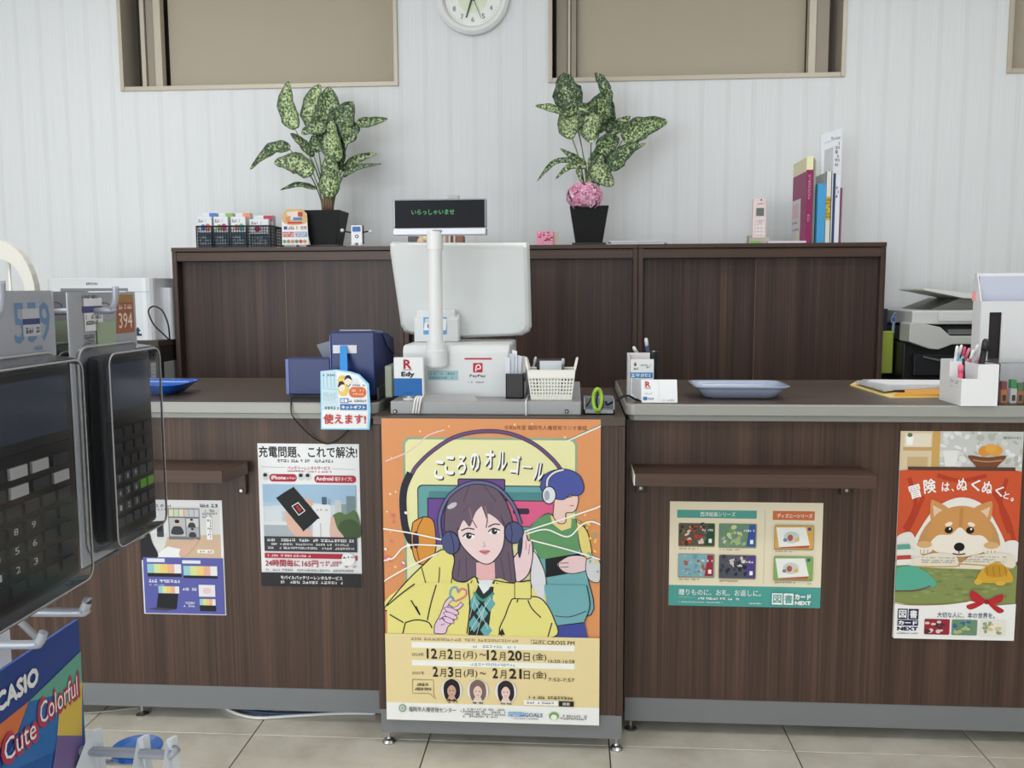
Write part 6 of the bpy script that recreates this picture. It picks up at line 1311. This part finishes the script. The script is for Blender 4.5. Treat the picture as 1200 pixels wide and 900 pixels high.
for s in (-1, 1):
    m = MB(); m.tube([Vector((p.x + s * .004 + .009 * math.cos(a * math.pi / 7), yg + .05 + s * .004, p.z + s * .006 + .013 * math.sin(a * math.pi / 7))) for a in range(14)], .0032, 6, closed=True); m.build('finger_ring', M((120, 150, 196), .4), t, smooth=True)
    m = MB(); m.tube([(p.x - .001 + s * .003, yg + .05 + s * .003, p.z - .012), (p.x - .010, yg + .05 + s * .003, zb2 + .006)], [.0042, .003], 6); m.build('blade', M((150, 170, 196), .35), t, smooth=True)
# ------------------------------------------------------------------ display rack in the foreground left
XP = -.488                                      # face of the hanging packs
RW = M((226, 228, 230), .4, .1); HK = M((168, 172, 182), .35, .3)
XB = -.70
M_EDGE_HL = clear_plastic('plastic_edge_highlight', (.95, .955, .97), .5)  # whitish semi-clear plastic that stands in for highlights on blister edges
t = thing('display_rack', 'white wire display rack with hooks at the left front', 'display rack', (XB, .75, 0))
for y in (.36, 1.0): MB().box(XB - .02, XB + .005, y, y + .025, .03, 1.16).build('post', RW, t, bevel=.003)
MB().box(XB - .2, XB + .2, .34, .37, 0, .03).build('base_bar', RW, t, bevel=.003); MB().box(XB - .2, XB + .2, .99, 1.02, 0, .03).build('base_bar', RW, t, bevel=.003)
for z in (.45, .56, .80, .90, 1.10, 1.15): MB().tube([(XB, .37, z), (XB, 1.01, z)], .005, 6).build('cross_wire', RW, t, smooth=True)
for k in range(9): y = .44 + k * .065; MB().tube([(XB + .005, y, .45), (XB + .005, y, 1.15)], .002, 5).build('upright_wire', RW, t, smooth=True)
def hook(y, z, xe, label_=None, tip=.022, r=.0034):
    o = MB(); o.tube(crom([(XB + .006, y, z), (XB + .1, y, z), (xe - .014, y, z + .001), (xe - .004, y, z + .004), (xe, y, z + .012), (xe + .001, y, z + tip)], 4), r, 8)
    return o.build('hook', HK, t, smooth=True)
hk1 = ax(131, 360, XP + .018); hk0 = ax(8, 366, XP + .018)
z_h = 1.108
hook(hk1.y, z_h, XP + .022, tip=.026); hook(.69, z_h, XP + .03, tip=.030)
h3 = ax(103, 719, -.468); hook(h3.y, h3.z, -.468, tip=.012, r=.0048)
h4 = ax(51, 757, -.52); hook(h4.y, h4.z, -.52, tip=.014, r=.0048)
MB().tube([(XB, h4.y + .03, h4.z + .055), (-.60, h4.y + .03, h4.z + .05), (-.545, h4.y + .035, h4.z - .01)], .004, 6).build('price_arm', HK, t, smooth=True)
# lower label rail with three upright price fins
rl0, rl1 = ax(52, 880, -.565), ax(207, 890, -.36)
zr_ = az(130, 884, .60)
yl = 1.0
pA, pB = at(54, 878, yl), at(207, 890, yl)
m = MB(); m.tube([(XB, yl, pA.z), (pA.x, yl, pA.z), (pB.x - .006, yl, pA.z - .002), (pB.x, yl, pA.z + .006)], .006, 8); m.build('label_rail', HK, t, smooth=True)
for u0, u1, vt in ((76, 116, 852), (146, 172, 860), (184, 205, 861)):
    a, b, c = at(u0, 900, yl - .03), at(u1 - 4, 900, yl), at(u1, vt, yl + .01); 
    m = MB(); m.prism([Vector((a.x, yl - .03, c.z - .062)), Vector((c.x - .006, yl - .002, c.z)), Vector((c.x, yl, c.z)), Vector((c.x + .001, yl + .004, c.z - .062))], (.0035, .010, 0)); m.build('price_fin', M((206, 212, 220), .4), t, bevel=.001)
# header board
HX = -.60
A = Art((0, 0, 1000, 600), (HX, .55, .733), (0, .462, 0), (0, 0, -.275), (1, 0, 0), .00015)
t2 = thing('header_board', 'blue and rainbow display header board with white brand lettering', 'sign', (HX, .78, .458))
MB().box(HX - .004, HX, .55, 1.012, .458, .733).build('board', M((28, 74, 160), .4), t2)
MB().box(HX - .012, HX - .0045, .56, .58, .458, .72).build('rear_strut', RW, t2)
for y in (.60, .96): MB().tube([(XB, y, .56), (HX - .0048, y, .56)], .004, 6).build('board_bracket', HK, t, smooth=True)
def hp(px, py):
    p = ax(px, py, HX); return ((p.y - .55) / .462 * 1000, (.733 - p.z) / .275 * 600)
def HPS(pts, c): A.poly([hp(*p) for p in pts], c)
A.rect(0, 0, 1000, 600, (24, 92, 176)); A.rect(0, 0, 1000, 205, (34, 68, 152))
HPS([(0, 852), (95, 764), (95, 790), (33, 834), (20, 860), (0, 868)], (96, 100, 140)); 
HPS([(-30, 885), (0, 848), (33, 822), (20, 858), (-30, 905)], (226, 116, 66)); HPS([(33, 824), (66, 796), (72, 870), (60, 882), (20, 900), (0, 900), (20, 860)], (36, 112, 190)); HPS([(33, 822), (95, 762), (95, 800), (68, 840), (62, 815)], (96, 170, 150)); HPS([(68, 838), (95, 798), (95, 864), (66, 862)], (222, 190, 70)); HPS([(66, 862), (95, 862), (95, 905), (60, 905)], (120, 96, 156))
def ht(s, quad, c, bold):       # lettering fitted to a slanted box given by its photo corners (left-bottom, right-top)
    (x0, y0), (x1, y1) = hp(*quad[0]), hp(*quad[1]); A.text(s, min(x0, x1), min(y0, y1), max(x0, x1), max(y0, y1), c, bold)
def hbox(s, pxl, pyt_l, pxr, pyt_r, pyb_l, pyb_r, c, bold, grow=0):
    a, b, c_, d = hp(pxl, pyt_l), hp(pxr, pyt_r), hp(pxl, pyb_l), hp(pxr, pyb_r)
    A.text(s, a[0] - grow, (a[1] + b[1]) / 2 - grow, b[0] + grow, (c_[1] + d[1]) / 2 + grow, c, bold)
hbox('CASIO', -8, 812, 43, 781, 838, 803, (240, 242, 246), .05)
hbox('Colorful', 44, 823, 88, 793, 852, 815, (196, 50, 90), .05, 12); hbox('Colorful', 44, 823, 88, 793, 852, 815, (244, 244, 246), .0)
hbox('Cute', 1, 862, 39, 846, 893, 868, (196, 50, 90), .05, 12); hbox('Cute', 1, 862, 39, 846, 893, 868, (244, 244, 246), .0)
A.build('print', t2)

# blister packs with calculators; y runs along the rack, the face looks to +x
def pack(lbl, y0, y1, z0, z1, xf, price, price_col, band, keys, xback=.046, lay=True):
    t = thing('calculator_pack', lbl, 'calculator', (xf - .02, (y0 + y1) / 2, z0), 'calculator packs hanging on the rack')
    w = y1 - y0
    # card behind, with a hang hole
    MB().box(xf - .0025, xf - .0012, y0, y1, z0 + .004, z1).build('backing_card', M((206, 209, 220), .5), t)
    # clear sheet round the card
    m = MB(); m.loft([[Vector((xf + o, y0 + .001 + (y1 - y0 - .002) * u, z0 + (z1 - z0) * v)) for u, v in ((0, .02), (.02, 0), (.98, 0), (1, .02), (1, .98), (.98, 1), (.02, 1), (0, .98))] for o in (-.0032, -.0005)]); m.build('clear_sheet', M_CLEAR2, t)
    # blister dome
    by0, by1, bz0, bz1 = y0 + .010, y1 - .004, z0 + .014, z0 + (z1 - z0) * .80
    def ring(x, k): return [Vector((x, p.x, p.y)) for p in rrect_ring((by0 + by1) / 2, (bz0 + bz1) / 2, (by1 - by0) / 2 - k, (bz1 - bz0) / 2 - k, .014 - k * .5, 0)]
    m = MB(); m.loft([ring(xf, -.003), ring(xf + .002, 0), ring(xf + .026, .003), ring(xf + .030, .007)], cap0=False); m.build('blister', M_CLEAR, t, smooth=False)
    m = MB(); m.tube(ring(xf + .029, .0055), .0009, 5, closed=True); m.build('blister_edge_highlight', M_EDGE_HL, t, smooth=True)  # pale tube added as the highlight along the blister's front edge
    m = MB(); m.tube(ring(xf + .001, -.001), .0016, 5, closed=True); m.build('blister_base_highlight', M_EDGE_HL, t, smooth=True)  # pale tube added as the highlight round the blister's base
    # calculator
    cy0, cy1, cz0, cz1 = by0 + .009, by1 - .008, bz0 + .008, bz1 - .008; xc0, xc1 = xf + .003, xf + .019
    cal = MB().box(xc0, xc1, cy0, cy1, cz0, cz1).build('calculator_body', M((38, 40, 46), .4), t, bevel=.004, seg=3)
    h = cz1 - cz0; wk = cy1 - cy0
    MB().box(xc1 + .0002, xc1 + .0012, cy0 + wk * .08, cy1 - wk * .08, cz1 - h * .30, cz1 - h * .05).build('screen', M((74, 80, 98), .15), cal)
    MB().box(xc1 - .0005, xc1 + .0008, cy0 + wk * .04, cy1 - wk * .04, cz0 + h * .03, cz1 - h * .345).build('key_plate', M((24, 25, 28), .4), cal, bevel=.001)
    rows = 7; KA = []
    for r in range(rows):
        n = 5 if r < 5 else 4
        for c in range(n):
            ky = cy0 + wk * (.09 + .82 * (c + .5) / n); kz = cz0 + h * (.06 + .56 * (r + .5) / rows); kc = keys(r, c)
            MB().box(xc1 + .0009, xc1 + .0032, ky - wk * .32 / n, ky + wk * .32 / n, kz - h * .024, kz + h * .024).build('key', M(kc, .4), cal)
            if 0 < r < 4 and c < 3: KA.append((str((r - 1) * 3 + c + 1), ky, kz))
    A = Art((0, 0, 100, 100), (xc1 + .0031, cy0, cz1), (0, wk, 0), (0, 0, -h), (1, 0, 0), .0001)
    for s_, ky, kz in KA: A.text(s_, (ky - cy0) / wk * 100 - 2, (cz1 - kz) / h * 100 - 1.4, (ky - cy0) / wk * 100 + 2, (cz1 - kz) / h * 100 + 1.4, (226, 228, 232), 0, nl=False)
    A.build('key_numerals', cal)
    A = Art((0, 0, 100, 100), (xf - .0012, y0, z1), (0, w, 0), (0, 0, z0 - z1), (1, 0, 0), .0001)
    A.x0, A.x1, A.y0, A.y1 = 0, 100, 0, 100
    band(A); A.build('print', t)
    m = MB(); m.tube([Vector((xf - .0008, (y0 + y1) / 2 + .013 * math.cos(a * math.pi / 8), z1 - .016 + .005 * math.sin(a * math.pi / 8))) for a in range(16)], .0007, 4, closed=True); m.build('hang_hole_rim', M((120, 122, 130), .4), t)
    return t
def band559(A):
    A.rect(0, 0, 100, 22, (208, 211, 222)); A.text('559', 66, 3.5, 96, 16, (110, 170, 222), .012); A.rect(73, 5.5, 87, 14, (236, 238, 242)); A.rect(73, 8.6, 87, 10.4, (70, 74, 130)); A.micro(75, 11, 86, 13.4, (70, 72, 90)); A.micro(80, 17, 90, 18.6, (96, 160, 214)); A.rect(38, 8, 50, 11, (80, 84, 130))
def band394(A):
    A.rect(0, 0, 100, 22, (206, 210, 218)); A.poly([(70, 1), (96, 1), (97, 16), (66, 16)], (214, 104, 42)); A.poly([(70, 1), (96, 1), (96.3, 4), (69.3, 4)], (222, 160, 40)); A.text('394', 71, 8, 93, 14, (246, 220, 190), .01); A.micro(72, 4.6, 93, 7, (246, 220, 190))
    A.rect(20, 2, 46, 14, (232, 234, 238)); A.rect(18, 5, 46, 7.4, (84, 84, 140)); A.micro(22, 8, 44, 12, (60, 62, 80), 2); A.micro(18, 1, 40, 2.4, (60, 62, 80)); A.rect(36, 11, 64, 20, (160, 180, 150)); A.micro(18, 15, 32, 19, (90, 92, 110), 2)
def keysA(r, c):
    if r == 6: return (206, 208, 210) if c in (1, 2) else (50, 52, 58)
    if r == 5: return (206, 208, 210) if c in (1, 3) else (60, 62, 70)
    return (58, 60, 68) if r > 3 else (40, 42, 48)
def keysB(r, c): return (120, 186, 70) if (r == 2 and c in (3, 4)) else (70, 74, 84) if r < 4 else (48, 50, 58)
pack('front calculator pack with blue price numerals, nearest the camera', .632, .814, .838, 1.13, XP, '559', None, band559, keysA)
pack('calculator pack with an orange price tag, right of the front one', .838, .972, .850, 1.128, XP, '394', None, band394, keysB)
# packs hanging behind on the same hooks
pack('calculator pack hidden behind the orange tagged one', .832, .966, .852, 1.129, XP - .05, '394', None, band394, keysB)
pack('calculator pack hidden behind the front one with blue numerals', .636, .822, .842, 1.129, XP - .05, '559', None, band559, keysA)
# blue dish on the lower rail
p = at(160, 874, 1.05); zl_ = p.z - .012
for dy in (-.012, .012): MB().tube([(XB, 1.05 + dy, zl_ - .0042), (p.x + .02, 1.05 + dy, zl_ - .0042)], .004, 6).build('shelf_wire', HK, bpy.data.objects['display_rack'], smooth=True)
t = thing('round_lid', 'round blue plastic lid resting behind the price fins', 'lid', (p.x, 1.05, zl_))
MB().lathe([(.022, 0), (.03, .004), (.032, .010), (.030, .012), (.02, .009)], (p.x, 1.05, zl_), 24).build('lid_body', M((30, 96, 176), .3), t, smooth=False)
